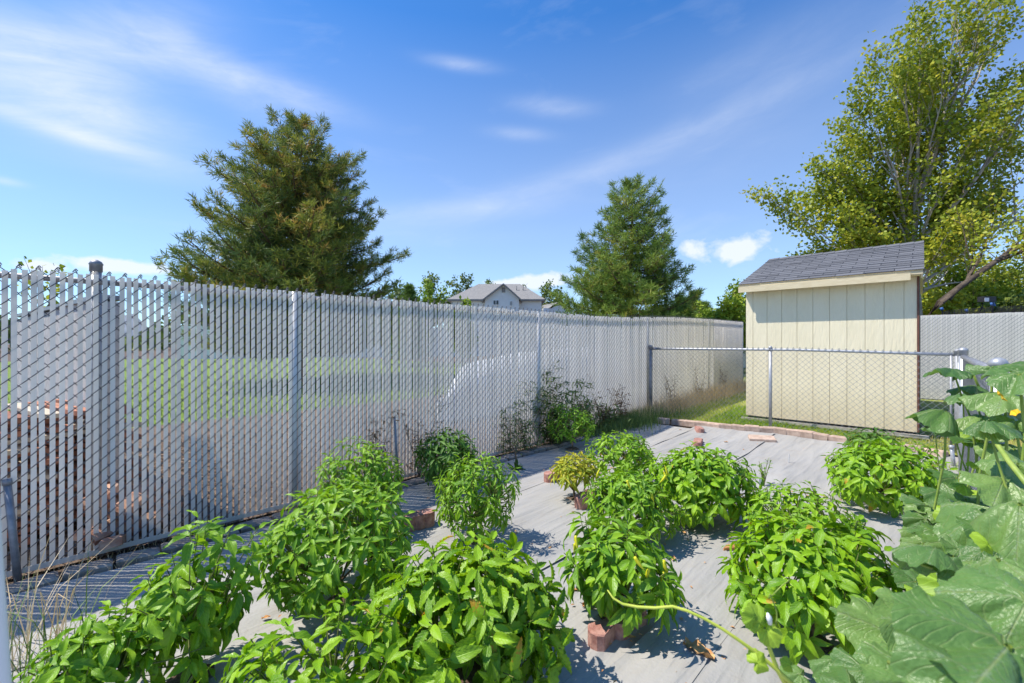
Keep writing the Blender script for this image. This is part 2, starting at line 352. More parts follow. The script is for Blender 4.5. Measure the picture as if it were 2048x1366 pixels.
# ------------------------------------------------------------------ ground
def sheet(name, fs, fq, m, zoff, zf=None, kind='structure', smooth=True, label=None, parent=None):
    ns, nq = len(fs), len(fq); V = []
    for s_ in fs:
        for q_ in fq:
            x, y = SQ(s_, q_); V.append((x, y, gz(x, y)+zoff+(zf(s_, q_, x, y) if zf else 0)))
    Fc = np.array([(i*nq+j, (i+1)*nq+j, (i+1)*nq+j+1, i*nq+j+1) for i in range(ns-1) for j in range(nq-1)])
    o = link(name, mesh(name, V, Fc, m, smooth), parent)
    if parent is None: o['kind'] = kind
    return o
far_s = [-3000, -600, -100, -30, -10, -3]+list(np.arange(0, 16, .8))+[20, 40, 100, 400, 1200, 4000, 9000]
far_q = [-9000, -4000, -1200, -400, -120, -40, -20, -10, -5, -2, 0, 1, 2, 3, 4, 5, 7, 10, 20, 60, 300, 2000, 8000]
sheet('ground', far_s, far_q, m_soil, -.02)
sheet('mulch_bed', list(np.linspace(-6, 7.5, 16)), [-5.2, -4, -3, -2, -1, -.02], m_dirt, -.004)
sheet('park_lawn', [-20, -10, 0, 5.5, 6.3, 7, 8.1, 10, 12.5, 16], [-45, -20, -10, -5.2], m_lawn, -.002)
sheet('neighbour_yard', [7.5, 8.1, 10, 12.5, 40, 60], [-5.2, -2, -.02], m_dull, -.003)
sheet('back_lawn', list(np.linspace(6.86, 12.2, 12)), [.02, .6, 1.2, 2, 3, 4, 5, 6, 9], m_dull, .004)
def hillz():
    V = []; n = 60
    for i in range(n+1):
        a = R(-75+60*i/n); rr = 5200
        h = 110+90*math.sin(i*.21+1)+70*math.sin(i*.63)+30*math.sin(i*1.9)
        h *= max(0., min(1., (n-i)/22))
        for r_, hh in ((rr-1500, -10), (rr-700, h*.5), (rr, h), (rr+1200, h*.3), (rr+2400, -10)):
            V.append((math.sin(a)*r_, math.cos(a)*r_, hh+12*math.sin(i*2.7+r_)))
    Fc = np.array([(i*5+j, (i+1)*5+j, (i+1)*5+j+1, i*5+j+1) for i in range(n) for j in range(4)])
    o = link('hills', mesh('hills', V, Fc, rough_mat('haze tinted hillside', (.13, .16, .20), (.20, .23, .27), .004, .95, 0, .1, geo=True), True)); o['kind'] = 'structure'  # haze of distance is put into the blue-grey base colour
hillz()

# landscape fabric strips, each lapped 4 mm over the next
from mathutils import noise as mn
PLANTS_AT = []
def wrinkle(s_, q_, x, y):
    w = mn.noise(Vector((s_*.55, q_*3.4, 1.3)))*.020 + mn.noise(Vector((s_*1.5+3, q_*8+s_*1.3, 5)))*.010
    w += abs(mn.noise(Vector((s_*.8, q_*5.2, 9.1))))*.012
    return w+.012
seams = [.27, 1.02, 1.98, 2.9, 3.86, 4.85, 5.8, 6.8]
for k in range(len(seams)-1):
    a, b_ = seams[k], seams[k+1]+.05
    qs = list(np.linspace(a, b_, 30)); zo = .006+.003*(k % 2)+.0008*k
    end = [6.62, 6.66, 6.7, 6.69, 6.66, 6.6, 6.5][k]
    if k == 0: end = 6.35
    def lip(s_, q_, x, y, a=a, b_=b_, k=k):
        wav = .012*mn.noise(Vector((s_*1.1, k*3.3, 0)))
        e = math.exp(-((q_-b_)/.016)**2)*(.006+.014*abs(mn.noise(Vector((s_*1.6, k*7, 2)))))
        return wrinkle(s_, q_, x, y)+e+wav*0
    o = sheet('landscape_fabric', list(np.linspace(-3.5, 3.6, 110))+list(np.linspace(3.65, end, 50)), qs, m_fabric, zo, lip)

# ------------------------------------------------------------------ chain link fence builder
PITCH = .0362
def net(name, A, B, height, n_side, parent, mt, top_loops=True, z_extra=0., r=.00165, d=.0035, label=None, zfun=None):
    A = np.array(A); B = np.array(B); L = np.linalg.norm(B-A); e = (B-A)/L; nrm = np.array(n_side); cols = int(L/PITCH); rows = int(height/PITCH)
    i, k = np.meshgrid(np.arange(cols), np.arange(rows), indexing='ij'); i = i.ravel(); k = k.ravel()
    front = ((i+k) % 2 == 0)
    u0 = i*PITCH-.0015; u1 = (i+1)*PITCH+.0015
    zb = np.array([gz(*(A+e*((c+.5)*PITCH))) if zfun is None else zfun((c+.5)*PITCH) for c in range(cols)])[i]+z_extra
    z0 = zb+k*PITCH; z1 = z0+PITCH
    za = np.where(front, z0, z1); zc = np.where(front, z1, z0)
    w = np.where(front, d, -d)
    P = np.stack([A[0]+e[0]*u0+nrm[0]*w, A[1]+e[1]*u0+nrm[1]*w, za], 1); Q = np.stack([A[0]+e[0]*u1+nrm[0]*w, A[1]+e[1]*u1+nrm[1]*w, zc], 1)
    jit = RNG.normal(0, .0012, (len(P), 1))*np.array([[0, 0, 1]]); P = P+jit; Q = Q+jit
    V, Fq = segs(P, Q, r)
    if top_loops:
        # knuckled ends standing above the last row
        c = np.arange(0, cols-1, 2) + (0 if rows % 2 else 1); zt = np.array([gz(*(A+e*(x+1)*PITCH)) if zfun is None else zfun((x+1)*PITCH) for x in c])+z_extra+rows*PITCH
        PP = []; QQ = []
        for x, zz in zip(c, zt):
            for s1, s2, h0, h1 in ((-.010, -.001, -.004, .012), (-.001, .010, .012, -.004), (-.001, .004, .012, .018), (.004, .012, .018, .006)):
                for (l, u, h) in ((PP, s1, h0), (QQ, s2, h1)):
                    uu = (x+1)*PITCH+u; l.append((A[0]+e[0]*uu, A[1]+e[1]*uu, zz+h))
        V2, F2 = segs(PP, QQ, r*1.15); Fq = np.concatenate([Fq, F2+len(V)]); V = np.concatenate([V, V2])
    o = link(name, mesh(name, V, Fq, mt), parent)
    return o
def post(A, z0, z1, r, parent, name='post', cap=True, m=None, capm=None):
    mb = MB(); mb.tube([(A[0], A[1], z0), (A[0], A[1], z1)], r, 14); o = mb.build(name, m or m_galv, parent, True)
    if cap:
        c = MB(); c.tube([(A[0], A[1], z1-.045), (A[0], A[1], z1-.004), (A[0], A[1], z1), (A[0], A[1], z1+.018), (A[0], A[1], z1+.028)], [r*1.14, r*1.14, r*1.3, r*.95, r*.3], 14)
        c.build('post_cap', capm or m or m_galv, o, True)
    return o
def smooth_by_angle(o): pass

# tall slatted fence on the left
FH = 1.69
U0 = -.62; LEN = 12.9+.35
fA = P0+E*U0; fB = P0+E*12.46
tall = empty('slatted_fence', (float(P0[0]), float(P0[1]), 0), 'tall chain link fence with pale vertical slats, running back beside the pepper plants', 'fence')
tall.location = (0, 0, 0)
def fz(u): x, y = P0+E*(U0+u); return gz(x, y)
net('chain_link_net', fA, fB, FH+.03, N, tall, m_wiredk, True, 0., .0022, .0078)
posts_u = [-1.4-U0*0, 1.5, 4.41, 7.28, 10.08, 12.42]
slat_me = MB().box((0, 0, FH/2-.012), (.0226, .0095, FH-.024)).mesh('slat', m_slat)
nslat = 0; restV = []; restF = []; rn_ = 0
cnt = int((12.46-U0)/PITCH)
ang = math.atan2(E[1], E[0])
for i in range(cnt):
    u = U0+(i+.5)*PITCH
    if min(abs(u-p) for p in posts_u) < .019: continue
    p = P0+E*u; z = gz(*p)+.025+random.uniform(-.004, .004); tw = random.gauss(0, R(2.5))
    du = random.gauss(0, .0014); z -= (random.uniform(.005, .03) if random.random() < .07 else 0); p = p+E*du
    if nslat < 300:
        o = link('slat', slat_me, tall, (p[0], p[1], z)); o.rotation_euler = (random.gauss(0, .002), random.gauss(0, .0014)+(random.gauss(0, .003) if random.random() < .1 else 0), ang+tw); nslat += 1
    else:
        h = np.array((.0230, .0105, FH))/2; V = np.array([(x, y, zz) for x in (-1, 1) for y in (-1, 1) for zz in (-1, 1)])*h+(0, 0, FH/2-.024)
        V = V@np.array(Matrix.Rotation(ang+tw, 3, 'Z')).T+np.array((p[0], p[1], z)); restV.append(V)
        restF.append(np.array([(0, 1, 3, 2), (4, 6, 7, 5), (0, 4, 5, 1), (2, 3, 7, 6), (0, 2, 6, 4), (1, 5, 7, 3)])+rn_); rn_ += 8
o = link('slats', mesh('slats', np.concatenate(restV), np.concatenate(restF), m_slat), tall); o['kind'] = 'stuff'
def rail(u0, u1, w, h, r, name, parent, mt, step=1.2):
    us = np.linspace(u0, u1, max(2, int((u1-u0)/step)+1)); pts = []
    for u in us: p = P0+E*u+N*w; pts.append((p[0], p[1], gz(*p)+h))
    MB().tube(pts, r, 10).build(name, mt, parent, True)
rail(U0, 12.44, -.034, FH-.035, .0165, 'top_rail', tall, m_dkgalv)
mb = MB()
us = np.linspace(U0, 12.44, 30)
for a, b_ in zip(us[:-1], us[1:]):
    p = P0+E*(a+b_)/2+N*.0085; mb.box((p[0], p[1], (gz(*(P0+E*a))+gz(*(P0+E*b_)))/2+.036), (b_-a+.002, .004, .03), ang)
mb.build('bottom_channel', m_slat, tall)
m_pale = rough_mat('pale weathered post', (.52, .53, .55), (.64, .65, .67), 20, .45, .1, .002, metal=.1)
for u in posts_u[1:]:
    p = P0+E*u-N*.014; post(p, gz(*p)-.1, gz(*p)+FH+.0, .0225, tall, cap=False, m=m_pale)
p = P0+E*.376-N*.07
t = empty('terminal_post', (p[0], p[1], 0), 'thick grey steel post with a domed cap standing behind the slats, leftmost post', 'post')
post((0, 0), 0, FH+.075, .027, t, 'post_tube', True, m_galv, m_dkgalv)

# low open chain link fence
low = empty('low_chain_link_fence', (0, 0, 0), 'low open chain link fence without slats, crossing in front of the cream shed', 'fence')
LA = np.array(SQ(6.99, .07)); lx = lambda rt: np.linalg.solve(np.array([[1, -rt], [E[0], E[1]]]), np.array([0, 6.99]))
LM = lx((1540-1024)/F); LR = lx((1916-1024)/F); LL = np.linalg.norm(LR-LA); le = (LR-LA)/LL; ln = np.array((-E[0], -E[1]))
def ltop(u): return 1.20-.045*(max(0, u-2.2)/1.6)
def lz(u): return ltop(u)-1.14
mlen = np.linalg.norm(LM-LA)
net('chain_link_net', LA, LR, 1.16, ln, low, m_wire, True, 0., .0015, .0025, zfun=lz)
pts = [LA+le*u for u in np.linspace(.02, LL, 8)]
MB().tube([(p[0]+.02*E[0], p[1]+.02*E[1], ltop(np.linalg.norm(p-LA))) for p in pts], .0185, 12).build('top_rail', m_galv, low, True)
post(LA, 0, 1.235, .032, low, m=m_dkgalv)
post((LM[0]+.02*E[0], LM[1]+.02*E[1]), 0, 1.225, .022, low)
MB().tube([(LM[0]+.02*E[0]-le[0]*.03, LM[1]+.02*E[1]-le[1]*.03, 1.199), (LM[0]+.02*E[0]+le[0]*.03, LM[1]+.02*E[1]+le[1]*.03, 1.199)], .024, 12).build('rail_collar', m_galv, low, True)
MB().tube([(LA[0]+le[0]*.03, LA[1]+le[1]*.03, 1.2), (LA[0]+le[0]*.12, LA[1]+le[1]*.12, 1.2)], .023, 10).build('rail_end_cup', m_dkgalv, low, True)
for z in (.25, .55, .85, 1.1):
    MB().tube([(LA[0], LA[1], z-.01), (LA[0], LA[1], z+.01)], .036, 12).build('tension_band', m_dkgalv, low, True)
MB().tube([(LR[0]-le[0]*.055, LR[1]-le[1]*.055, .05), (LR[0]-le[0]*.055, LR[1]-le[1]*.055, 1.15)], .011, 8).build('tension_bar', m_galv, low, True)

# side fence and gate on the right, running back towards the camera
side = empty('side_gate_fence', (0, 0, 0), 'galvanised chain link gate run behind the squash vine at the right, seen nearly edge on', 'fence')
GR = np.array((LR[0]+.01, LR[1])); GE = np.array((1.9, 1.70)); gl = np.linalg.norm(GE-GR); ge = (GE-GR)/gl; gn = np.array((ge[1], -ge[0]))
post(GR, -.05, 1.2, .036, side)
net('chain_link_net', GR+ge*.1, GE, 1.1, gn, side, m_wire, True, 0, .0015, .0025, zfun=lambda u: .05)
MB().tube([(*(GR+ge*.03), 1.155), (*(GR+ge*1.02), 1.155)], .018, 12).build('gate_top_rail', m_dkgalv, side, True)
MB().tube([(*(GR+ge*1.2), 1.16), (*GE, 1.165)], .021, 14).build('top_rail', m_dkgalv, side, True)
MB().tube([(*(GR+ge*.07), .1), (*(GR+ge*1.02), .1)], .018, 12).build('gate_bottom_rail', m_galv, side, True)
MB().tube([(*(GR+ge*.07), .62), (*(GR+ge*1.02), .62)], .016, 12).build('gate_middle_rail', m_galv, side, True)
for u in (.09, 1.02): MB().tube([(*(GR+ge*u), .06), (*(GR+ge*u), 1.16)], .019, 12).build('gate_upright', m_galv, side, True)
post(GR+ge*1.14, -.05, 1.22, .031, side); post(GE, -.05, 1.2, .024, side)
for z in (.3, .95): MB().box((*(GR+ge*.05), z), (.09, .05, .035), math.atan2(ge[1], ge[0])).build('hinge', m_galv, side)
lt = MB(); lt.box((*(GR+ge*1.08), 1.13), (.11, .07, .05), math.atan2(ge[1], ge[0])); lt.tube([(*(GR+ge*1.05), 1.15), (*(GR+ge*1.1), 1.21)], .012, 8); lt.build('latch', m_galv, side)

# slatted fence behind the shed on the right
rA = P0+E*12.46; rB = rA+N*6.4
back = empty('rear_slatted_fence', (0, 0, 0), 'bright white slatted chain link fence behind the shed, at the right under the cottonwood', 'fence')
net('chain_link_net', rA+N*2.9, rB, FH, -E, back, m_wire, False, 0., .0024, .0055)
rang = math.atan2(N[1], N[0]); r_me = MB().box((0, 0, FH/2), (.0346, .007, FH)).mesh('rear slat', m_slat)
for i in range(int(2.95/PITCH), int(6.4/PITCH)):
    p = rA+N*(i+.5)*PITCH; o = link('slat', r_me, back, (p[0], p[1], gz(*p)+.02+random.uniform(-.003, .003))); o.rotation_euler = (0, 0, rang+random.gauss(0, R(2)))
MB().tube([(*(rA+N*2.9+E*.034), gz(*rA)+FH-.03), (*(rB+E*.034), gz(*rB)+FH-.03)], .0165, 10).build('top_rail', m_dkgalv, back, True)
for q_ in (3.2, 6.1):
    p = rA+N*q_+E*.04; post(p, 0, gz(*p)+FH-.02, .024, back, cap=False)

# metal stakes
def stake(px, py, px2, py2, r, label, cap=False, m=m_dkgalv):
    g = ground(px, py); topp = at(px2, py2, g.y); e = empty('metal_stake', g, label, 'stake', 'metal stakes by the fences')
    MB().tube([(0, 0, -.05), topp-g], r, 10).build('stake_tube', m, e, True)
    if cap:
        d = (topp-g).normalized(); MB().tube([topp-g-d*.02, topp-g+d*.012], r*1.25, 10).build('stake_cap', m, e, True)
stake(38, 1162, 14, 962, .0165, 'leaning dark steel pipe stake at the near end of the tall slatted fence', True)
stake(797, 972, 789, 834, .0105, 'slim grey steel stake against the tall fence, behind the bushy pepper plants')
stake(1909, 936, 1903, 893, .017, 'short pale pipe stub standing by the corner gate post', True, m_galv)
p = at(4, 1366, .5); p1 = at(-18, 1040, .5)-p
pl_ = empty('garden_pole', (p.x, p.y, p.z), 'pale blurred garden pole at the very left edge, close to the viewer', 'pole')
MB().tube([-p1*2.2, (0, 0, 0), p1, p1*1.4], .0075, 12).build('pole_shaft', m_white, pl_, True)
MB().tube([p1*1.4, p1*1.43], .009, 12).build('pole_cap', m_white, pl_, True)

# ------------------------------------------------------------------ shed
WL = np.array((3.68, 6.84)); sa = np.array((.727, -.686)); sn = np.array((-.686, -.727)); SW = 1.968; SD = 3.39; OV = .17
shed = empty('garden_shed', (0, 0, 0), 'small cream wooden shed with a dark grey shingle roof behind the low fence', 'shed')
def W3(t, o, z): p = WL+sa*t+sn*o; return (float(p[0]), float(p[1]), float(z))
zb, ztop = .165, 2.17
rise = (2.85-2.195)/(1.866)
g_at = [.0987+.1942*k for k in range(10)]
mb = MB(); prof = []; xs = [0]
for g_ in g_at: prof += [(g_-.005, 0), (g_-.003, -.008), (g_+.003, -.008), (g_+.005, 0)]
prof = [(0, 0)]+prof+[(SW, 0)]
panel_edges = []
# every board between two grooves is its own piece, with the recessed groove shown between
bounds = [0]+g_at+[SW]
for k in range(len(bounds)-1):
    a = bounds[k]+(.0028 if k else 0); b_ = bounds[k+1]-(.0028 if k < len(bounds)-2 else 0)
    mb = MB(); V = []
    for t_, o_ in ((a, 0), (b_, 0), (b_, -.010), (a, -.010)):
        for z in (zb, ztop-.0): V.append(W3(t_, o_, z))
    mb.add(V, [(0, 2, 3, 1), (2, 4, 5, 3), (4, 6, 7, 5), (6, 0, 1, 7), (1, 3, 5, 7), (0, 6, 4, 2)])
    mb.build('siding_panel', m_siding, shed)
mb = MB(); V = [W3(t_, o_, z) for (t_, o_) in ((.0, -.0105), (SW, -.0105), (SW, -SD), (0, -SD)) for z in (zb, ztop)]
mb.add(V, [(0, 2, 3, 1), (4, 6, 7, 5), (6, 0, 1, 7), (2, 4, 5, 3)])
zr = 2.81
V2 = [W3(.0, -.0105, ztop), W3(0, -SD, ztop), W3(0, -SD/2, zr), W3(SW, -.0105, ztop), W3(SW, -SD, ztop), W3(SW, -SD/2, zr)]
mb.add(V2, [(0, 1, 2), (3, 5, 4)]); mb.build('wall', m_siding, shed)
mb = MB(); mb.box(W3(SW+.012, -.03, (zb+ztop)/2), (.02, .09, ztop-zb-.002), math.atan2(sa[1], sa[0])); mb.build('corner_trim', m_brown, shed)
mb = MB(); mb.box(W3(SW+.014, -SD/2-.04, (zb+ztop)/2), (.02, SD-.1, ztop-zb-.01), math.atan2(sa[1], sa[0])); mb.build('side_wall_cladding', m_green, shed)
m_skid = rough_mat('pale skid', (.42, .37, .31), (.56, .51, .44), 10, .85, .4, .004)
MB().box(W3(SW/2+.03, .03, .118), (SW+.16, .07, .035), math.atan2(sa[1], sa[0])).build('front_skid', m_skid, shed)
MB().box(W3(SW/2, -.06, .135), (SW-.04, .05, .08), math.atan2(sa[1], sa[0])).build('gap_shade_strip', m_black, shed)  # black strip put in as the shade of the gap below the wall
# roof deck (front slope rises away from the camera, rear slope falls)
sang = math.atan2(sa[1], sa[0]); e0, e1 = -.05, SW+.055; ZE = 2.20; RUN = 1.866; ZR = 2.845; pitch = math.atan2(ZR-ZE, RUN); SL = math.hypot(RUN, ZR-ZE)
def roofpt(t, d, h=0):   # d along the slope from the eave, h above the deck
    o = OV-d*math.cos(pitch)+h*math.sin(pitch)*1.0; return W3(t, o, ZE+d*math.sin(pitch)+h*math.cos(pitch))
mb = MB(); V = [roofpt(e0, 0), roofpt(e1, 0), roofpt(e1, SL), roofpt(e0, SL), roofpt(e0, 0, -.02), roofpt(e1, 0, -.02), roofpt(e1, SL, -.02), roofpt(e0, SL, -.02)]
mb.add(V, [(0, 1, 2, 3), (7, 6, 5, 4), (0, 4, 5, 1), (1, 5, 6, 2), (3, 2, 6, 7), (0, 3, 7, 4)])
V = [W3(e0, OV-RUN, ZR), W3(e1, OV-RUN, ZR), W3(e1, OV-2*RUN, ZE), W3(e0, OV-2*RUN, ZE)]; mb.add(V, [(3, 2, 1, 0)])
mb.build('roof_deck', m_wood, shed)
mb = MB(); V = [roofpt(e0, 0, .0006), roofpt(e1, 0, .0006), roofpt(e1, SL, .0006), roofpt(e0, SL, .0006)]; mb.add(V, [(0, 1, 2, 3)]); mb.build('roofing_felt', m_black, shed)
# shingles: 14 courses of tabs
NC = 14; exp_ = SL/NC; tabw = .305
for c in range(NC):
    off = (-.1525 if c % 2 else 0)+random.uniform(-.01, .01); t_ = e0-.012+off
    while t_ < e1+.01:
        a = max(t_+.004, e0-.012); b_ = min(t_+tabw-.004, e1+.012); t_ += tabw
        if b_-a < .03: continue
        d0 = c*exp_-.012+random.uniform(-.004, .003); d1 = (c+1)*exp_+.01; hh = .009+random.uniform(-.001, .003)
        curl = random.uniform(0, .006) if random.random() < .25 else 0
        V = [roofpt(a, d0, hh+curl), roofpt(b_, d0, hh), roofpt(b_, d1, .003), roofpt(a, d1, .003), roofpt(a, d0, .001), roofpt(b_, d0, .001), roofpt(b_, d1, .0005), roofpt(a, d1, .0005)]
        MB().add(V, [(0, 1, 2, 3), (0, 4, 5, 1), (1, 5, 6, 2), (0, 3, 7, 4)]).build('shingle', m_shingle, shed)
t_ = e0-.012
while t_ < e1:
    a, b_ = t_, min(t_+.17, e1+.012); t_ += .165; h0, h1 = .012, .018
    V = [roofpt(a, SL-.12, h0), roofpt(b_, SL-.12, h0+.006), W3(b_, OV-RUN, ZR+h1+.008), W3(a, OV-RUN, ZR+h1), W3(a, OV-RUN-.11, ZR-.02), W3(b_, OV-RUN-.11, ZR-.014), roofpt(a, SL-.12, .002), roofpt(b_, SL-.12, .002)]
    MB().add(V, [(0, 1, 2, 3), (3, 2, 5, 4), (6, 7, 1, 0)]).build('ridge_shingle', m_shingle, shed)
MB().box(W3((e0+e1)/2, OV-.012, ZE-.038), (e1-e0, .022, .036), sang).build('drip_board', m_wood, shed)
MB().box(W3((e0-.005+SW-.06)/2, OV+.012, ZE-.083), (SW-.06-e0+.01, .022, .085), sang).build('fascia', m_wood, shed)
MB().box(W3(SW/2, OV/2, ZE-.062), (SW+.06, OV-.03, .01), sang).build('soffit', m_wood, shed)
for t_ in (e0+.008, e1-.008):
    mb = MB(); V = [roofpt(t_-.01, -.0, -.022), roofpt(t_+.01, 0, -.022), roofpt(t_+.01, SL, -.022), roofpt(t_-.01, SL, -.022), roofpt(t_-.01, 0, -.11), roofpt(t_+.01, 0, -.11), roofpt(t_+.01, SL, -.11), roofpt(t_-.01, SL, -.11)]
    mb.add(V, [(0, 1, 2, 3), (7, 6, 5, 4), (0, 4, 5, 1), (1, 5, 6, 2), (3, 2, 6, 7), (0, 3, 7, 4)]); mb.build('rake_board', m_wood, shed)

# ------------------------------------------------------------------ edging pavers and loose bricks
def paver_mesh(L, Wd, H, m, seed, name='paver'):
    rr = random.Random(seed); b = .012; V = []
    for z, k in ((0, 0), (H-b, 0), (H, b)):
        for sx_, sy_ in ((-1, -1), (1, -1), (1, 1), (-1, 1)):
            V.append((sx_*(L/2-k)+rr.uniform(-.003, .003), sy_*(Wd/2-k)+rr.uniform(-.003, .003), z+rr.uniform(-.002, .002)))
    Fc = [(3, 2, 1, 0), (8, 9, 10, 11)]
    for i in (0, 4):
        for k in range(4): Fc.append((i+k, i+(k+1) % 4, i+4+(k+1) % 4, i+4+k))
    return mesh(name, V, Fc, m)
edge = empty('garden_edging', (0, 0, 0), 'row of tan concrete edging blocks behind the grey fabric, in front of the low fence', 'edging')
pm = [paver_mesh(.188, .11, .085, m_paver, k) for k in range(5)]
pts = [(1308, 846), (1345, 848), (1392, 853), (1440, 858), (1490, 862), (1546, 866), (1600, 873), (1655, 882), (1700, 889), (1750, 896), (1800, 903), (1850, 909), (1890, 917)]
gp = [ground(*p) for p in pts]; cur = 0
for i in range(len(gp)-1):
    a, b_ = gp[i], gp[i+1]; L = (b_-a).length; n = max(1, round(L/.2))
    for k in range(n):
        c = a.lerp(b_, (k+.5)/n); o = link('paver', pm[(i+k) % 5], edge, (c.x, c.y, gz(c.x, c.y)-.002+random.uniform(-.006, .008)))
        d = b_-a; o.rotation_euler = (random.gauss(0, .03), random.gauss(0, .03), math.atan2(d.y, d.x)+random.gauss(0, .06))
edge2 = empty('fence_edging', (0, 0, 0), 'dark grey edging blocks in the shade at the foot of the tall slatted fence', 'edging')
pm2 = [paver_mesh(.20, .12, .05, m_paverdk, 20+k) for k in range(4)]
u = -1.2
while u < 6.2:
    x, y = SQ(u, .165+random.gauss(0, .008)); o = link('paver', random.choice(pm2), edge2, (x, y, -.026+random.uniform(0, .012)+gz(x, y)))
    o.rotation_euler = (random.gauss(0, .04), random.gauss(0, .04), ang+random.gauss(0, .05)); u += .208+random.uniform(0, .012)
def scallop(px, py, yaw, label, L=.29, H=.105, m=m_brick, tilt=(0, 0), name='scalloped_brick', up=0):
    g = ground(px, py); n = 40; out = []
    for k in range(n):
        w = 2*math.pi*k/n; x, y = math.cos(w), math.sin(w)
        # three lobes in a row
        best = 0
        for c in (-L/2+.052, 0, L/2-.052):
            r_ = .052; bq = c*x; disc = bq*bq-(c*c-r_*r_)
            if disc >= 0: best = max(best, bq+math.sqrt(disc))
        out.append((x*best, y*best))
    # even sampling along the length
    mb = MB(); mb.prism(out, 0, H, .006); o = mb.build(name, m, None)
    o.location = (g.x, g.y, g.z+.012+up); o.rotation_euler = (tilt[0], tilt[1], yaw)
    return meta(o, label, 'brick', 'loose scalloped bricks holding down the fabric')
scallop(1112, 966, ang, 'red scalloped brick lying below the yellow leaved pepper plant, nearer the tall fence')
scallop(1172, 1017, ang+.1, 'red scalloped brick at the stem of the yellow leaved pepper plant', L=.25)
scallop(1236, 1272, ang-.15, 'red scalloped brick with a chipped end under the pepper plant with yellow fruits', L=.34, H=.072)
scallop(836, 1060, ang-.2, 'red brown brick half hidden in shade right of the widest bushy pepper plants', L=.24)
scallop(1398, 866, ang+.5, 'pinkish red scalloped brick by the back edging near the grass', H=.07, tilt=(.1, .05))
scallop(1396, 893, ang+.3, 'pinkish brick just behind the large round pepper plant', H=.07)
scallop(1722, 985, ang, 'small bit of red brick between the two right rear pepper plants', L=.2, H=.06)
g = ground(1524, 884)
o = link('concrete_slab', paver_mesh(.30, .2, .05, m_paver, 99, 'concrete_slab'), None, (g.x, g.y, g.z+.018)); o.rotation_euler = (.05, -.03, math.atan2(sa[1], sa[0])+.35); meta(o, 'square tan paving slab lying on the fabric below the middle post of the low fence', 'paver')
g = ground(1541, 862)
mb = MB(); n = 9; mb.add([(math.cos(2*math.pi*k/n)*(.13+.03*math.sin(k*2.3)), math.sin(2*math.pi*k/n)*(.10+.02*math.cos(k*1.7)), 0) for k in range(n)]+[(math.cos(2*math.pi*k/n)*(.10+.03*math.sin(k*2.3)), math.sin(2*math.pi*k/n)*(.075+.02*math.cos(k*1.7)), .045+.01*math.sin(k*3)) for k in range(n)]+[(0, 0, .055)], [(k, (k+1) % n, n+(k+1) % n, n+k) for k in range(n)]+[(n+k, n+(k+1) % n, 2*n) for k in range(n)])
o = mb.build('flat_rock', rough_mat('grey rock', (.22, .20, .18), (.34, .31, .28), 12, .9, .6, .006), None, False, g+Vector((0, 0, .01))); meta(o, 'flat grey rock at the foot of the middle post of the low fence', 'rock')
g = ground(1577, 929)
o = MB().box((0, 0, .045), (.014, .002, .13), .6).build('plant_label', m_white, None, False, g); o.rotation_euler = (0, .08, 0); meta(o, 'small blank white plastic label stuck upright in the bare fabric', 'label')

# ------------------------------------------------------------------ leaves
def leaf_arrays(W_, curve, fold, wave, twist, seed, nl=8, nw=2, pucker=0., tipw=1.0, stalk=.14):
    rr = random.Random(seed); V = []; UV = []; ph = rr.uniform(0, 6)
    px_, py_, ang_ = 0., 0., 0.; cen = []
    for i in range(nl+1):                      # centreline: a rib that bends down
        v = i/nl; a = curve*v*v*.9; cen.append((px_, py_, a))
        px_ += math.cos(a+curve*.15)/nl; py_ -= math.sin(a-.12)/nl
    for i in range(nl+1):
        v = i/nl; w = W_*max(.004, (v**.62)*((1-v)**(.95*tipw))*1.85)*.5
        cy, cz, a = cen[i]; tw = twist*v
        for j in range(-nw, nw+1):
            u = j/nw; x = u*w
            z = fold*abs(u)*w*1.2 + wave*math.sin(v*11+ph+(1.3 if u > 0 else 0))*abs(u)**1.5*W_*.25
            if pucker: z += pucker*W_*math.sin((v-.28*abs(u))*40)*(.3+abs(u))*.045
            x2 = x*math.cos(tw)-z*math.sin(tw); z2 = x*math.sin(tw)+z*math.cos(tw)
            V.append((x2, cy-math.sin(a)*0+0, cz+z2)); UV.append((u*.5*.9+.5, v))
    m = 2*nw+1; Fq = [(i*m+j, i*m+j+1, (i+1)*m+j+1, (i+1)*m+j) for i in range(nl) for j in range(m-1)]
    if stalk:
        b = len(V); V += [(-.008, -stalk, .02), (.008, -stalk, .02), (.008, .02, 0), (-.008, .02, 0)]; UV += [(.5, 0)]*4; Fq.append((b, b+1, b+2, b+3))
    return np.array(V, float), np.array(Fq), np.array(UV)
def leaf_set(name, m, W_, n=5, nl=8, nw=2, curve=(.15, .9), fold=(.15, .55), wave=.5, pucker=0., tipw=1., seed=0):
    out = []; rr = random.Random(seed)
    for k in range(n):
        A = leaf_arrays(W_*rr.uniform(.88, 1.12), rr.uniform(*curve), rr.uniform(*fold), wave*rr.uniform(.5, 1.3), rr.uniform(-.5, .5), seed*31+k, nl, nw, pucker, tipw)
        out.append((mesh(name, A[0], A[1], m, True, A[2]), A))
    return out
m_lime = leaf_mat('pepper leaf lime', (.215, .40, .010), (.09, .23, .008), (.31, .51, .02), rough=.36, spec=.42, trans=.27, edge=(.5, .32, .03), bmp=.5)
m_mid = leaf_mat('pepper leaf green', (.19, .37, .014), (.075, .20, .012), (.29, .48, .025), rough=.38, spec=.40, trans=.26, bmp=.4)
m_deep = leaf_mat('pepper leaf deep green', (.085, .20, .026), (.04, .11, .018), (.14, .28, .035), rough=.45, spec=.3, trans=.25)
m_yel = leaf_mat('pepper leaf yellowing', (.38, .40, .02), (.15, .26, .015), (.55, .47, .03), rough=.45, trans=.3)
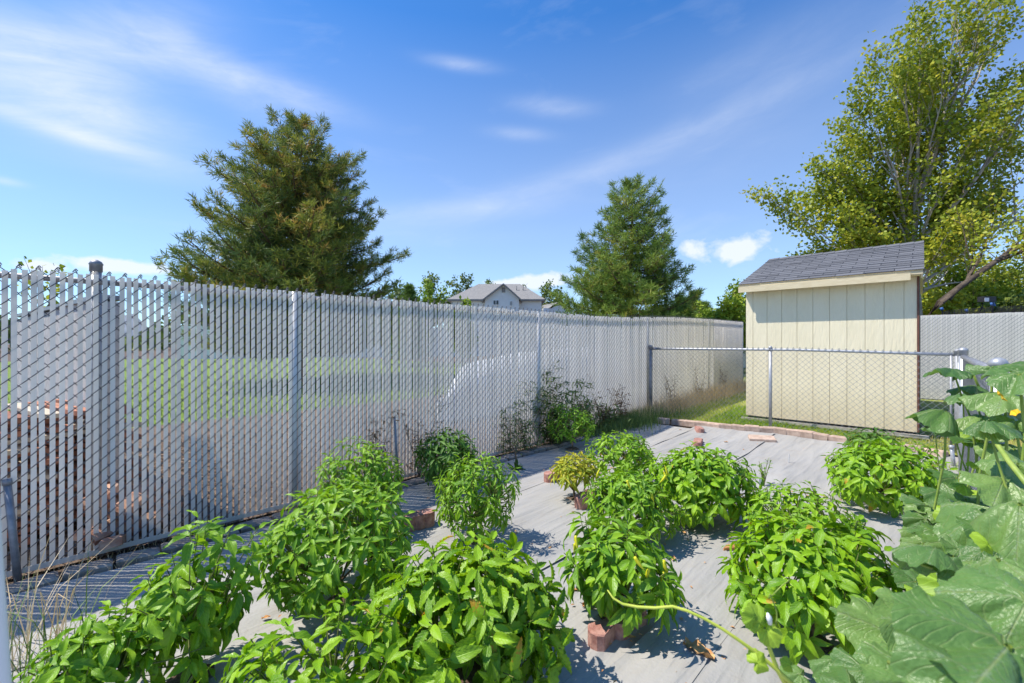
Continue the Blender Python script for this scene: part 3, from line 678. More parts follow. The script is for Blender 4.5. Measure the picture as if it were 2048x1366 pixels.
m_dull_leaf = leaf_mat('weed leaf', (.13, .20, .05), (.07, .11, .035), (.22, .28, .07), rough=.55, trans=.2)
m_squash = leaf_mat('squash leaf', (.085, .17, .055), (.05, .115, .04), (.12, .22, .07), rough=.48, trans=.22, veinc=(.22, .30, .13), bmp=.3)
SET_BIG = leaf_set('broad leaf', m_lime, .60, 7, 13, 3, curve=(.3, 1.2), wave=.12, pucker=1.0, tipw=1.2, seed=1)
SET_N = leaf_set('ovate leaf', m_lime, .56, 7, 9, 2, curve=(.3, 1.2), wave=.12, tipw=1.15, pucker=.6, seed=2)
SET_MID = leaf_set('pepper leaf', m_mid, .52, 7, 9, 2, curve=(.3, 1.2), wave=.12, tipw=1.2, pucker=.4, seed=3)
SET_NAR = leaf_set('narrow leaf', m_mid, .38, 6, 7, 2, curve=(.5, 1.3), wave=.4, seed=4)
SET_DEEP = leaf_set('deep leaf', m_deep, .36, 5, 7, 2, curve=(.5, 1.4), wave=.4, seed=5)
SET_LOOSE = leaf_set('loose leaf', m_mid, .56, 7, 10, 3, curve=(.2, 1.0), wave=.3, tipw=1.15, seed=6)
SET_YEL = leaf_set('yellow leaf', m_yel, .38, 5, 7, 2, curve=(.5, 1.4), wave=.5, seed=7)
SET_WEED = leaf_set('weed leaf', m_dull_leaf, .42, 4, 4, 1, wave=.4, seed=8)
def frame(d, up):
    d = d.normalized(); x = d.cross(up)
    if x.length < 1e-3: x = d.cross(Vector((1, .2, 0)))
    x.normalize(); z = x.cross(d); return Matrix((x, d, z)).transposed()
def merged(name, items, m, parent):
    """items: (arrays, matrix3, loc, scale)"""
    Vs, Fs, Us, b = [], [], [], 0
    for A, Rm, loc, sc in items:
        V = A[0]*sc@np.array(Rm).T+np.array(loc); Vs.append(V); Fs.append(A[1]+b); Us.append(A[2]); b += len(V)
    if not Vs: return None
    o = link(name, mesh(name, np.concatenate(Vs), np.concatenate(Fs), m, True, np.concatenate(Us)), parent); o['kind'] = 'stuff'; return o
def pod_mesh(m, L=.07, r=.0085, seed=0):
    mb = MB(); rr = random.Random(seed); c = rr.uniform(.3, .9); pts = []; rad = []
    for i in range(8):
        v = i/7; pts.append((math.sin(c*v)*L*.35*v, 0, -L*v)); rad.append(max(.0008, r*(math.sin(math.pi*min(1, v*.62+.22))**.8)*(1-v**4)))
    mb.tube(pts, rad, 8); return mb.mesh('pepper pod', m, True)
m_pod = rough_mat('yellow green pepper', (.55, .58, .02), (.72, .66, .03), 6, .25, .02, .001)
pods = [pod_mesh(m_pod, .06, .008, k) for k in range(3)]
VIEW = Vector((0, 0, EYE))
def pepper(px, py, r, h, nodes0, L, lset, seed, label, inner=.35, per=(6, 9), droop=.8, lean=(0, 0), flat=1., zmin=.09, n_pods=0, top=1., gap=0., group='pepper plants growing in the grey fabric', cat='pepper plant', Y=None, name='pepper_plant', spread=122, cutoff=300, young=.5):
    rr = random.Random(seed); g = ground(px, py); root = empty(name, g, label, cat, group); nodes = int(nodes0*1.7); r *= 1.05
    c = Vector((lean[0], lean[1], h*.52)); leaves = []; stems = MB(); main = MB()
    fork = Vector((lean[0]*.3, lean[1]*.3, h*.22)); main.tube([(0, 0, -.03), fork*.5, fork], [.011, .009, .008], 8)
    nf = 5; forks = []
    for k in range(nf):
        a = 2*math.pi*k/nf+rr.uniform(-.4, .4); f = c*.62+Vector((math.cos(a)*r*.42, math.sin(a)*r*.42, h*rr.uniform(.02, .16))); forks.append(f)
        main.tube([fork, fork.lerp(f, .5)+Vector((0, 0, .02)), f], [.006, .005, .004], 6)
    lump = [(Vector((rr.gauss(0, 1), rr.gauss(0, 1), rr.gauss(0, 1))).normalized(), rr.uniform(-.22, .30)) for _ in range(11)]
    tot = int(nodes*(1+inner))
    for i in range(tot):
        ins = i >= nodes; fi = (i+.5)/nodes if not ins else rr.random()
        th = math.acos(1-fi*(1-math.cos(R(spread)))); ph = i*2.39996+rr.uniform(-.5, .5)
        dirn = Vector((math.sin(th)*math.cos(ph), math.sin(th)*math.sin(ph), math.cos(th)))
        k = rr.uniform(.45, .75) if ins else rr.uniform(.82, 1.0)
        for ld, la in lump: k *= 1+la*max(0, dirn.dot(ld))**4
        if gap and mn.noise(dirn*2.2+Vector((seed, 0, 0))) < -.35+gap*.3 and not ins: k *= .75
        p = c+Vector((dirn.x*r*k*.92, dirn.y*r*k*.92, dirn.z*h*.42*k*top*flat)); p.z = max(p.z, zmin*h+rr.uniform(0, .04))
        axis = (Vector((dirn.x, dirn.y, 0))*.9+Vector((0, 0, .55+max(0, dirn.z)*.9))).normalized()
        f = min(forks, key=lambda q: (q-p).length); stems.tube([f, f.lerp(p, .55)+Vector((0, 0, -.012)), p], [.0034, .0026, .0018], 4, False)
        n = rr.randint(*per); T = axis.orthogonal().normalized(); B = axis.cross(T)
        for j in range(n):
            q = (j+1)/n; a = j*2.39996+rr.uniform(-.35, .35)+ph; rad = T*math.cos(a)+B*math.sin(a)
            e = R(44-84*q+rr.uniform(-14, 14)); d = rad*math.cos(e)+axis*math.sin(e)
            d.z -= droop*q*(1.25-max(0, dirn.z)*.7)*rr.uniform(.7, 1.3)
            if q > .45: d += dirn*.55*q            # outer leaves shingle over the surface of the plant
            d.normalize()
            up = (dirn*.9+axis*.5+Vector((0, 0, .5))+Vector((rr.gauss(0, .2), rr.gauss(0, .2), 0)))
            sc = L*((1-young)+young*q)*rr.uniform(.78, 1.18); base = p-axis*(q*L*.42)+d*L*.1
            tip = base+d*sc
            if tip.z < .012: d.z += (.02-tip.z)/sc; d.normalize()
            leaves.append((base, d, up, sc, rr.randrange(len(lset)), ins))
    so_ = MB(); nn_ = 12; so_.add([(math.cos(2*math.pi*k/nn_)*rr.uniform(.06, .10), math.sin(2*math.pi*k/nn_)*rr.uniform(.06, .10), .026) for k in range(nn_)]+[(math.cos(2*math.pi*k/nn_)*.04, math.sin(2*math.pi*k/nn_)*.04, .044+rr.uniform(0, .006)) for k in range(nn_)]+[(0, 0, .05)], [(k, (k+1) % nn_, nn_+(k+1) % nn_, nn_+k) for k in range(nn_)]+[(nn_+k, nn_+(k+1) % nn_, 2*nn_) for k in range(nn_)]); so_.build('planting_soil', m_soil, root, True)
    main.build('stem', m_wstem, root, True); stems.build('branches', m_stem, root, True)
    cdir = (VIEW-g); 
    leaves.sort(key=lambda l: (l[5]*.35)+((g+l[0]+l[1]*l[3]*.5)-VIEW).length-l[0].z*.25)
    for base, d, up, sc, k, ins in leaves[:cutoff]:
        o = link('leaf', lset[k][0], root); o.matrix_basis = Matrix.Translation(base)@(frame(d, up)*sc).to_4x4()
    merged('foliage', [(lset[k][1], frame(d, up), base, sc) for base, d, up, sc, k, ins in leaves[cutoff:]], lset[0][0].materials[0], root)
    for k in range(n_pods):
        a = rr.uniform(math.pi, 2*math.pi); p = c+Vector((math.cos(a)*r*.7, math.sin(a)*r*.75, h*rr.uniform(.08, .42)))
        o = link('pepper', pods[k % 3], root, p); o.rotation_euler = (rr.uniform(-.4, .4), rr.uniform(-.4, .4)+(math.pi if rr.random() < .4 else 0), rr.uniform(0, 6))
    return root
PG = 'pepper plants growing in the grey fabric'
pepper(385, 1368, .205, .58, 28, .115, SET_LOOSE, 11, 'tall leggy pepper plant with loose broad dull green leaves, front left beside the tall fence', inner=.3, per=(5, 7), droop=.95, gap=1, lean=(.0, .02), young=.62, top=1.0)
pepper(185, 1452, .21, .44, 25, .115, SET_LOOSE, 12, 'lower broad leaved pepper plant sprawling in the front left corner', inner=.3, per=(5, 7), droop=.8, gap=1, young=.62)
pepper(610, 1580, .32, .44, 38, .105, SET_N, 13, 'low light green pepper plant cut off by the picture bottom, left of the crinkled one', inner=.3, top=1.05)
pepper(682, 1214, .36, .58, 84, .10, SET_MID, 14, 'wide bushy small leaved pepper plant in front of a smaller one at the fence', inner=.35, top=1.05)
pepper(724, 1070, .30, .64, 56, .085, SET_MID, 15, 'bushy pepper plant right against the tall fence, just behind the widest one on the left', inner=.3)
pepper(898, 984, .27, .60, 32, .125, SET_DEEP, 16, 'dark green pepper plant with long drooping leaves close to the tall fence', inner=.3, per=(7, 9), droop=.95)
pepper(950, 1092, .265, .60, 58, .085, SET_NAR, 17, 'narrow leaved upright pepper plant behind the big crinkled one', inner=.3, droop=.8, per=(6, 9), top=1.05)
pepper(942, 1352, .325, .52, 54, .14, SET_BIG, 18, 'largest pepper plant in front with big bright crinkled leaves', inner=.3, per=(6, 8), droop=.95, young=.55)
pepper(1148, 1006, .215, .44, 26, .10, SET_YEL, 19, 'yellow leaved pepper plant on bare stems between red bricks', inner=.1, zmin=.5, spread=85, droop=.95, per=(7, 9))
pepper(1250, 975, .31, .53, 52, .085, SET_N, 20, 'light green pepper plant behind the fruiting ones, nearest the back weeds', inner=.25)
pepper(1262, 1082, .30, .54, 54, .10, SET_MID, 21, 'pepper plant with pale yellow pods between the yellow one and the large round one', inner=.3, n_pods=6)
pepper(1398, 1046, .335, .59, 66, .125, SET_N, 22, 'large round bright green pepper plant in the middle, left of the tagged seedling', inner=.35, droop=.95, per=(6, 8))
pepper(1235, 1250, .275, .50, 36, .125, SET_MID, 23, 'pepper plant with upright yellow fruits growing over a chipped red brick', inner=.25, droop=.75, n_pods=7, gap=1, per=(6, 8), zmin=.38)
pepper(1628, 1296, .34, .57, 54, .128, SET_N, 24, 'broad bright green pepper plant on bare dark stems, beside the squash leaves', inner=.25, droop=.9, per=(6, 8), zmin=.26, young=.5)
pepper(1610, 1128, .31, .46, 44, .085, SET_N, 25, 'small leaved pepper plant directly behind the broad one beside the squash', inner=.25)
pepper(1765, 1020, .39, .56, 70, .115, SET_N, 26, 'wide mounded pepper plant at the right rear, in front of the shed', inner=.35, droop=.9, per=(6, 8))
pepper(1742, 930, .24, .42, 22, .12, SET_DEEP, 27, 'wilting dark pepper plant peeping over the mounded one near the shed', inner=.2, droop=1.0, per=(6, 8), zmin=.4)
pepper(1145, 902, .30, .58, 36, .08, SET_MID, 28, 'leafy green bush among the weeds at the tall fence, behind the yellow pepper', inner=.3, droop=.5)

# tiny seedling with a white tag, and the sprouted stump
g = ground(1527, 975); e = empty('seedling', g, 'small sparse seedling with curled leaves and a white tag at its base', 'seedling')
rr = random.Random(5); mb = MB()
tw = []
for k in range(9):
    a = rr.uniform(0, 6.28); t_ = Vector((math.cos(a)*rr.uniform(.02, .07), math.sin(a)*.05, rr.uniform(.13, .25))); mb.tube([(0, 0, 0), t_*.5+Vector((0, 0, .02)), t_], [.004, .003, .002], 5, False); tw.append(t_)
mb.build('stem', m_stem, e, True)
for t_ in tw:
    for j in range(6):
        d = Vector((rr.gauss(0, 1), rr.gauss(0, 1), rr.uniform(-.2, 1.4))).normalized(); o = link('leaf', SET_NAR[j % 5][0], e); q = t_*rr.uniform(.6, 1)
        o.matrix_basis = Matrix.Translation(q)@(frame(d, Vector((0, 0, 1)))*rr.uniform(.025, .05)).to_4x4()
o = MB().box((-.035, -.012, .04), (.035, .003, .085), .2).build('tag', m_white, e); o['label'] = 'white plant tag'
g = ground(1032, 942); e = empty('sprouting_stump', g, 'small brown stump with new green sprouts in the fabric by the tall fence', 'sprout')
mb = MB(); mb.tube([(0, 0, 0), (.004, 0, .10), (-.01, .0, .2), (.02, 0, .3)], [.011, .009, .007, .003], 7); mb.tube([(0, 0, .18), (.05, .02, .26), (.09, .0, .30)], [.005, .003, .002], 5); mb.tube([(0, 0, .18), (-.05, .0, .27), (-.06, 0, .33)], [.005, .003, .002], 5); mb.build('stem', m_wstem, e, True)
for j in range(34):
    d = Vector((rr.gauss(0, .8), rr.gauss(0, .8), rr.uniform(.1, 1.2))).normalized(); lowp = j < 20
    o = link('leaf', (SET_DEEP if lowp else SET_WEED)[j % 4][0], e); q = Vector((rr.gauss(0, .012), rr.gauss(0, .012), .01)) if lowp else Vector((rr.uniform(-.07, .09), rr.gauss(0, .03), rr.uniform(.22, .36)))
    o.matrix_basis = Matrix.Translation(q)@(frame(d, Vector((0, 0, 1)))*(rr.uniform(.08, .13) if lowp else rr.uniform(.03, .05))).to_4x4()

# fallen dry leaves
def crumpled(seed, L):
    rr = random.Random(seed); V = []; n = 6
    for i in range(n):
        for j in range(n):
            x = (i/(n-1)-.5)*L; y = (j/(n-1)-.5)*L*.55*(1-abs(i/(n-1)-.5)*1.3); V.append((x+rr.gauss(0, L*.03), y+rr.gauss(0, L*.03), max(0, rr.uniform(0, L*.22)+abs(y)*.5)))
    Fq = np.array([(i*n+j, (i+1)*n+j, (i+1)*n+j+1, i*n+j+1) for i in range(n-1) for j in range(n-1)]); return mesh('dry leaf', V, Fq, m_dead, False)
def dry(px, py, L, yaw, label, seed):
    g = ground(px, py); o = link('dry_leaf', crumpled(seed, L), None, (g.x, g.y, g.z+.022)); o.rotation_euler = (0, 0, yaw); meta(o, label, 'dry leaf', 'withered leaves fallen on the fabric')
dry(1398, 1318, .13, -.9, 'large withered tan leaf lying on the fabric seam at the bottom', 1)
dry(1447, 1330, .035, .4, 'tiny curled brown leaf beside the large withered one', 2)
dry(1178, 1222, .07, .3, 'orange dry leaf left of the fruiting pepper plant', 3)
dry(1150, 1190, .04, .3, 'brown leaf scrap behind the orange dry leaf', 4)
dry(1462, 1108, .10, .2, 'orange brown dry leaves at the left edge of the broad pepper plant', 5)
dry(1612, 1322, .09, 1.2, 'rust coloured dead leaf under the broad pepper plant', 6)
dry(532, 1246, .035, .5, 'small tan leaf on the fabric right of the leggy plant', 7)
dry(1095, 1290, .05, .9, 'brown dead leaf in the shade right of the largest plant', 8)
dry(1080, 1020, .03, .2, 'small greenish leaf bit on the sunny fabric left of the fruiting plants', 9)
dry(1452, 888, .06, .2, 'clump of wilted weed on the fabric near the back edging', 10)
dry(1487, 903, .03, .9, 'little dry leaf on the fabric before the paving slab', 11)

rr = random.Random(31); P = []; Fq = []; b_ = 0
for k in range(420):
    if k < 260:
        px_, py_ = rr.choice([(688, 1214), (722, 1066), (950, 1090), (942, 1352), (1148, 1006), (1250, 972), (1262, 1082), (1405, 1044), (1238, 1250), (1628, 1296), (1608, 1128), (1765, 1020), (395, 1368)]); g = ground(px_, py_)
        x, y = g.x+rr.gauss(.05, .2), g.y+rr.gauss(0, .2)
    else: x, y = SQ(rr.uniform(.8, 6.4), rr.uniform(.35, 5.2))
    L = rr.uniform(.004, .014) if rr.random() < .85 else rr.uniform(.014, .03); a = rr.uniform(0, 6.28); z = gz(x, y)+.028
    for dx, dy, dz in ((-L, 0, 0), (0, -L*.5, .004), (L, 0, .002), (0, L*.5, .006)): P.append((x+dx*math.cos(a)-dy*math.sin(a), y+dx*math.sin(a)+dy*math.cos(a), z+dz))
    Fq.append((b_, b_+1, b_+2, b_+3)); b_ += 4
o = link('leaf_litter', mesh('leaf litter', P, Fq, m_dead), None); meta(o, 'small crumbs of dry leaf scattered over the grey fabric', 'leaf litter', None, 'stuff')

# ------------------------------------------------------------------ squash vine
def squash_arrays(seed, nt=56, nr=7, cup=.0, lobes=5):
    rr = random.Random(seed); V = [(0, 0, 0)]; UV = [(.5, .5)]; ph = rr.uniform(0, 6); ph2 = rr.uniform(0, 6)
    for i in range(1, nr+1):
        q = i/nr
        for k in range(nt):
            th = -math.pi/2+2*math.pi*(k+.5)/nt; t0 = th-math.pi/2
            notch = math.exp(-((abs(((t0+math.pi) % (2*math.pi))-math.pi)-math.pi)/.28)**2)
            lob = .80+.17*abs(math.cos(t0*lobes/2))**.7+.035*math.sin(t0*17+ph)+.02*math.sin(t0*29+ph2)
            r_ = lob*(1-.62*notch)*q*.55
            x = math.cos(th)*r_; y = math.sin(th)*r_+.12*q
            rib = math.cos(t0*lobes)
            z = -cup*q*q*.3+.075*q*math.sin(t0*3+ph)+.042*q*q*math.sin(t0*9+ph2)-.034*(1-rib)*q+.014*math.sin(q*16+t0*5)+.02*q**3*math.sin(t0*21+ph)
            V.append((x, y, z+.06*(1-q))); UV.append((.5+math.cos(th)*.5*q, .5+math.sin(th)*.5*q))
    Fc = [(0, 1+k, 1+(k+1) % nt) for k in range(nt)]
    for i in range(nr-1):
        a = 1+i*nt; b_ = 1+(i+1)*nt
        for k in range(nt): Fc.append((a+k, b_+k, b_+(k+1) % nt, a+(k+1) % nt))
    return V, Fc, UV
def squash_material():
    m, t, b, o = mat('squash leaf radial')
    uv = t.nodes.new('ShaderNodeUVMap'); sp = t.nodes.new('ShaderNodeSeparateXYZ'); t.links.new(uv.outputs[0], sp.inputs[0])
    def mm(op, a, b_=None):
        n = t.nodes.new('ShaderNodeMath'); n.operation = op
        for i, v in enumerate((a, b_)):
            if v is None: continue
            if isinstance(v, (int, float)): n.inputs[i].default_value = v
            else: t.links.new(v, n.inputs[i])
        return n.outputs[0]
    dx = mm('SUBTRACT', sp.outputs[0], .5); dy = mm('SUBTRACT', sp.outputs[1], .5)
    rr_ = mm('SQRT', mm('ADD', mm('MULTIPLY', dx, dx), mm('MULTIPLY', dy, dy))); th = mm('ARCTAN2', dx, dy)
    c5 = mm('ABSOLUTE', mm('SINE', mm('MULTIPLY', th, 2.5)))           # 0 on each main vein
    main = mm('MAXIMUM', mm('SUBTRACT', 1., mm('MULTIPLY', mm('MULTIPLY', c5, rr_), 34.)), 0.)
    sec = mm('POWER', mm('MAXIMUM', mm('SINE', mm('MULTIPLY', mm('MULTIPLY', rr_, mm('SUBTRACT', 1.15, mm('MULTIPLY', c5, .7))), 95.)), 0.), 10.)
    vein = mm('MAXIMUM', main, mm('MULTIPLY', sec, .38))
    oi = t.nodes.new('ShaderNodeObjectInfo'); n1 = tnoise(t, 6, 5, .6); n2 = tnoise(t, 26, 4, .65)
    k = mm('ADD', mm('MULTIPLY', oi.outputs['Random'], .6), mm('MULTIPLY', n1, .5))
    c = ramp(t, k, [(.15, (.05, .13, .028)), (.6, (.12, .235, .058)), (1, (.23, .35, .095))])
    mx = t.nodes.new('ShaderNodeMix'); mx.data_type = 'RGBA'; t.links.new(mm('MULTIPLY', vein, .85), mx.inputs[0]); t.links.new(c, mx.inputs[6]); mx.inputs[7].default_value = (.26, .33, .12, 1)
    blot = mm('MULTIPLY', mm('GREATER_THAN', n2, .55), mm('MULTIPLY', mm('SUBTRACT', 1., mm('MINIMUM', mm('MULTIPLY', c5, 2.4), 1.)), .35))
    m2 = t.nodes.new('ShaderNodeMix'); m2.data_type = 'RGBA'; t.links.new(blot, m2.inputs[0]); t.links.new(mx.outputs[2], m2.inputs[6]); m2.inputs[7].default_value = (.34, .42, .32, 1)
    t.links.new(m2.outputs[2], b.inputs['Base Color']); b.inputs['Roughness'].default_value = .36; b.inputs['Specular IOR Level'].default_value = .55
    vo = t.nodes.new('ShaderNodeTexVoronoi'); vo.inputs['Scale'].default_value = 30; t.links.new(uv.outputs[0], vo.inputs['Vector'])
    bump(t, b, mm('ADD', mm('MULTIPLY', vein, -.9), mm('ADD', mm('MULTIPLY', n2, .5), mm('MULTIPLY', vo.outputs['Distance'], -.5))), .42, .006)
    tr = t.nodes.new('ShaderNodeBsdfTranslucent'); tr.inputs[0].default_value = (.20, .38, .04, 1)
    mix = t.nodes.new('ShaderNodeMixShader'); mix.inputs[0].default_value = .26
    t.links.new(b.outputs[0], mix.inputs[1]); t.links.new(tr.outputs[0], mix.inputs[2]); t.links.new(mix.outputs[0], o.inputs[0]); return m
m_sq = squash_material()
m_sqy = leaf_mat('young squash leaf', (.30, .46, .04), (.19, .34, .03), (.40, .55, .06), rough=.5, trans=.35, bmp=.2)
sqs = []
for k in range(7):
    A = squash_arrays(k*3+1, cup=[.1, .5, .9, .2, .7, 1.3, -.3][k]); me = mesh('squash leaf', A[0], A[1], m_sq, True, A[2]); sqs.append(me)
sqy = []
for k in range(2):
    A = squash_arrays(k*5+2, nt=30, nr=4, cup=.6); sqy.append(mesh('young squash leaf', A[0], A[1], m_sqy, True, A[2]))
m_pet = rough_mat('squash stalk', (.20, .30, .05), (.32, .40, .08), 20, .5, .2, .002)
sq_root = empty('squash_vine', ground(1990, 1250), 'sprawling squash vine with big grey green lobed leaves, climbing the gate fence at right', 'squash vine')
SQL = []; rr = random.Random(77)
pet = MB()
def sqleaf(px, py, Y, size, yaw, pit, roll, v=None, young=False, petiole=True, foot=None):
    p = at(px, py, Y)-sq_root.location
    me = (sqy if young else sqs)[v if v is not None else rr.randrange(2 if young else 7)]
    o = link('leaf', me, sq_root, p); o.scale = (size,)*3
    o.matrix_basis = Matrix.Translation(p)@Matrix.Rotation(R(pit), 4, 'X')@Matrix.Rotation(R(roll), 4, 'Y')@Matrix.Rotation(R(yaw), 4, 'Z')@Matrix.Scale(size, 4)
    if petiole:
        j = o.matrix_basis@Vector((0, 0, .04)); L = min(.42, max(.1, p.z+sq_root.location.z-.03))
        ft = Vector(foot)-sq_root.location if foot else j+Vector((rr.uniform(0, .12), rr.uniform(-.06, .1), -L))
        mid = j.lerp(ft, .5)+Vector((.02, 0, .015)); pet.tube([j, j.lerp(mid, .5)-Vector((0, 0, .012)), mid, ft], [size*.016+.0008, size*.018+.001, size*.020+.001, size*.022+.001], 7, False)
    return o
# pit<0 tips the blade's far side down (seen edge on or from below); pit>0 shows its top to the camera
key = [ # px, py, depth, size, yaw, pitch, roll, variant
 (1905, 741, 1.75, .20, 100, 2, 8, 1), (1985, 738, 1.55, .24, 250, 8, -12, 0), (2040, 752, 1.35, .26, 200, 22, -20, 3),
 (1950, 775, 1.75, .20, 120, 10, 10, 4), (2010, 790, 1.5, .26, 60, 18, -10, 1), (1925, 790, 1.9, .17, 150, 4, 6, 2),
 (1975, 806, 1.8, .2, 30, 16, 0, 0), (1890, 826, 1.75, .24, 95, 26, 22, 5), (1960, 836, 1.7, .26, 200, 32, 0, 4),
 (2030, 846, 1.45, .22, 330, 14, -10, 0), (1938, 862, 1.9, .22, 150, 22, 12, 1), (1905, 862, 1.95, .17, 70, 12, 14, 3),
 (1975, 846, 1.25, .17, 260, -16, 6, 2), (1948, 888, 1.8, .2, 120, 24, 20, 0), (1870, 866, 2.1, .12, 30, 20, 10, 6),
 (2028, 900, 1.6, .2, 40, 25, -12, 4), (1990, 905, 1.9, .16, 220, 12, 0, 2), (2035, 930, 1.3, .2, 330, 18, -10, 1),
 (2005, 962, 1.25, .27, 190, 34, -6, 0), (1912, 958, 2.0, .22, 100, 28, 10, 3), (1880, 985, 2.15, .22, 160, 20, 14, 1), (1930, 1002, 1.8, .28, 240, 26, 4, 0),
 (1850, 1012, 2.25, .2, 40, 24, 16, 3), (1995, 1030, 1.3, .26, 20, 20, -8, 5), (2040, 1012, 1.0, .24, 190, 14, -14, 5),
 (1900, 1035, 2.1, .24, 300, 24, 6, 1), (1950, 1060, 1.8, .26, 120, 26, 0, 4), (2020, 1070, 1.2, .22, 60, 32, -8, 0), (1862, 1062, 2.1, .2, 220, 22, 12, 6),
 (1905, 1088, 1.9, .24, 20, 30, 4, 0), (1978, 1100, 1.5, .2, 160, 22, 0, 2), (1845, 1088, 2.0, .16, 80, 24, 10, 4), (1850, 1128, 1.75, .18, 140, 26, 10, 1),
 (1880, 1150, 1.6, .24, 260, 26, 6, 4), (1830, 1165, 1.55, .15, 30, 30, 8, 0), (1872, 1102, .95, .145, 70, -22, 24, 5), (1900, 1130, .95, .10, 170, 20, 0, 0), (2000, 1125, .8, .2, 100, -15, -10, 2),
 (1965, 1165, 1.2, .26, 200, 38, 0, 1), (2030, 1180, 1.0, .24, 160, 36, -12, 3), (1850, 1245, 1.0, .27, 150, 30, 12, 0), (1788, 1275, 1.12, .25, 60, 34, 8, 3),
 (1712, 1240, 1.38, .15, 110, 24, 12, 3), (1668, 1325, 1.4, .17, 200, 26, 6, 5), (1730, 1345, 1.25, .17, 20, 26, 0, 4), (1600, 1350, 1.4, .12, 90, 22, 0, 1),
 (1795, 1350, .95, .22, 260, 30, 0, 1), (1700, 1380, 1.1, .15, 330, 26, 0, 2), (2010, 1300, .56, .26, 118, 22, 12, 0), (2055, 1205, .66, .2, 60, 30, -20, 4), (1850, 1372, .75, .2, 90, 30, 5, 3), (2010, 1400, .5, .2, 40, 34, 0, 1)]
for k_ in key:
    k_ = list(k_); k_[3] *= (.68 if k_[1] < 900 else .76); k_[5] *= (.45 if k_[1] < 900 else .9); sqleaf(*k_)
for px_, py_, Y_, s_ in ((1960, 985, 1.9, .08), (1945, 872, 1.85, .09), (1925, 970, 1.8, .07), (1905, 1035, 1.9, .1), (1925, 1160, 1.5, .12), (1900, 1180, 1.3, .11), (1880, 1200, 1.3, .09), (1960, 935, 1.7, .07), (1840, 1190, 1.5, .08), (1975, 1090, 1.0, .05)):
    sqleaf(px_, py_, Y_, s_, rr.uniform(0, 360), rr.uniform(20, 60), rr.uniform(-20, 20), None, True, False)
# filling leaves lower in the mass
for k in range(130):
    Y_ = rr.uniform(1.15, 2.5); ratio = rr.uniform(.94, 1.25) if Y_ > 1.6 else rr.uniform(1.0, 1.3); x_ = ratio*Y_; z_ = rr.uniform(.05, .55)
    sqleaf(1024+x_/Y_*F, HZ+(EYE-z_)/Y_*F, Y_, rr.uniform(.09, .19), rr.uniform(0, 360), rr.uniform(0, 42), rr.uniform(-15, 15), None, False, False)
def wp(px, py, Y): return at(px, py, Y)-sq_root.location
pet.tube([wp(1975, 852, 1.25), wp(1992, 885, 1.22), wp(2020, 925, 1.15), wp(2060, 975, 1.05)], [.0045, .006, .0065, .007], 9)
pet.tube([wp(1945, 745, 1.75), wp(1958, 775, 1.76), wp(1966, 800, 1.8)], [.004, .005, .006], 8)
pet.tube([wp(1778, 1325, .72), wp(1815, 1345, .68), wp(1860, 1385, .62)], [.0035, .0045, .005], 8)
pet.tube([wp(1840, 1128, .95), wp(1870, 1138, .98), wp(1900, 1160, 1.0), wp(1935, 1185, 1.05), wp(1960, 1230, 1.1)], [.003, .004, .005, .005, .005], 8)
pet.tube([ground(1880, 1250)-sq_root.location, ground(1930, 1150)-sq_root.location+Vector((0, 0, .05)), ground(1960, 1060)-sq_root.location+Vector((0, 0, .1)), ground(1975, 1000)-sq_root.location+Vector((0, 0, .4)), wp(1975, 880, 1.9), wp(1985, 760, 1.75)], [.009, .009, .008, .007, .006, .004], 8)
pet.build('stalks', m_pet, sq_root, True)
m_flow = rough_mat('yellow squash flower', (.75, .42, .01), (.85, .55, .03), 20, .5, .1, .002)
def flower(px, py, Y, s):
    V = []; Fc = []; n = 5
    mb = MB()
    for k in range(n):
        a = 2*math.pi*k/n; c, s_ = math.cos(a), math.sin(a)
        mb.add([(c*.05-s_*.04, s_*.05+c*.04, .0), (c*.05+s_*.04, s_*.05-c*.04, .0), (c*.35+s_*.26, s_*.35-c*.26, .35), (c*.6, s_*.6, .30), (c*.35-s_*.26, s_*.35+c*.26, .35)], [(0, 1, 2, 3, 4)])
    o = mb.build('flower', m_flow, sq_root, False, wp(px, py, Y)); o.scale = (s,)*3; o.rotation_euler = (R(50), R(-15), rr.uniform(0, 6))
flower(1996, 790, 1.3, .022); flower(2004, 799, 1.28, .018); flower(2034, 828, 1.2, .022)
# the young shoot reaching out from the vine
sh = empty('squash_shoot', at(1560, 1345, .85), 'thin yellow green squash shoot arching across the foreground with a small lobed leaf', 'vine shoot')
def sp_(px, py, Y): return at(px, py, Y)-sh.location
shp = [(1215, 1180, .95), (1226, 1196, .94), (1245, 1208, .93), (1275, 1214, .92), (1310, 1216, .91), (1345, 1213, .9), (1375, 1222, .89), (1410, 1238, .88), (1445, 1258, .87), (1480, 1282, .86), (1512, 1305, .855), (1545, 1332, .85), (1590, 1372, .84), (1640, 1420, .83)]
mb = MB(); mb.tube([sp_(*p) for p in shp], [.0012, .002, .0026, .003, .003, .003, .003, .003, .0032, .0034, .0036, .004, .0045, .005], 9)
mb.tube([sp_(1530, 1270, .85), sp_(1540, 1300, .85), sp_(1555, 1340, .85), sp_(1578, 1380, .85)], [.003, .004, .0045, .005], 8)
mb.build('shoot_stem', rough_mat('young shoot', (.42, .52, .06), (.58, .62, .10), 20, .45, .1, .001), sh, True)
mb = MB(); tp = []
for k in range(14):
    q = k/13; tp.append(sp_(1546+8*math.sin(q*5), 1262-95*q+ (0 if q < .8 else (q-.8)*150), .86))
mb.tube(tp, .0013, 6); mb.tube([tp[-1], sp_(1565, 1170, .86), sp_(1580, 1160, .87)], .001, 5); mb.build('tendril', m_pet, sh, True)
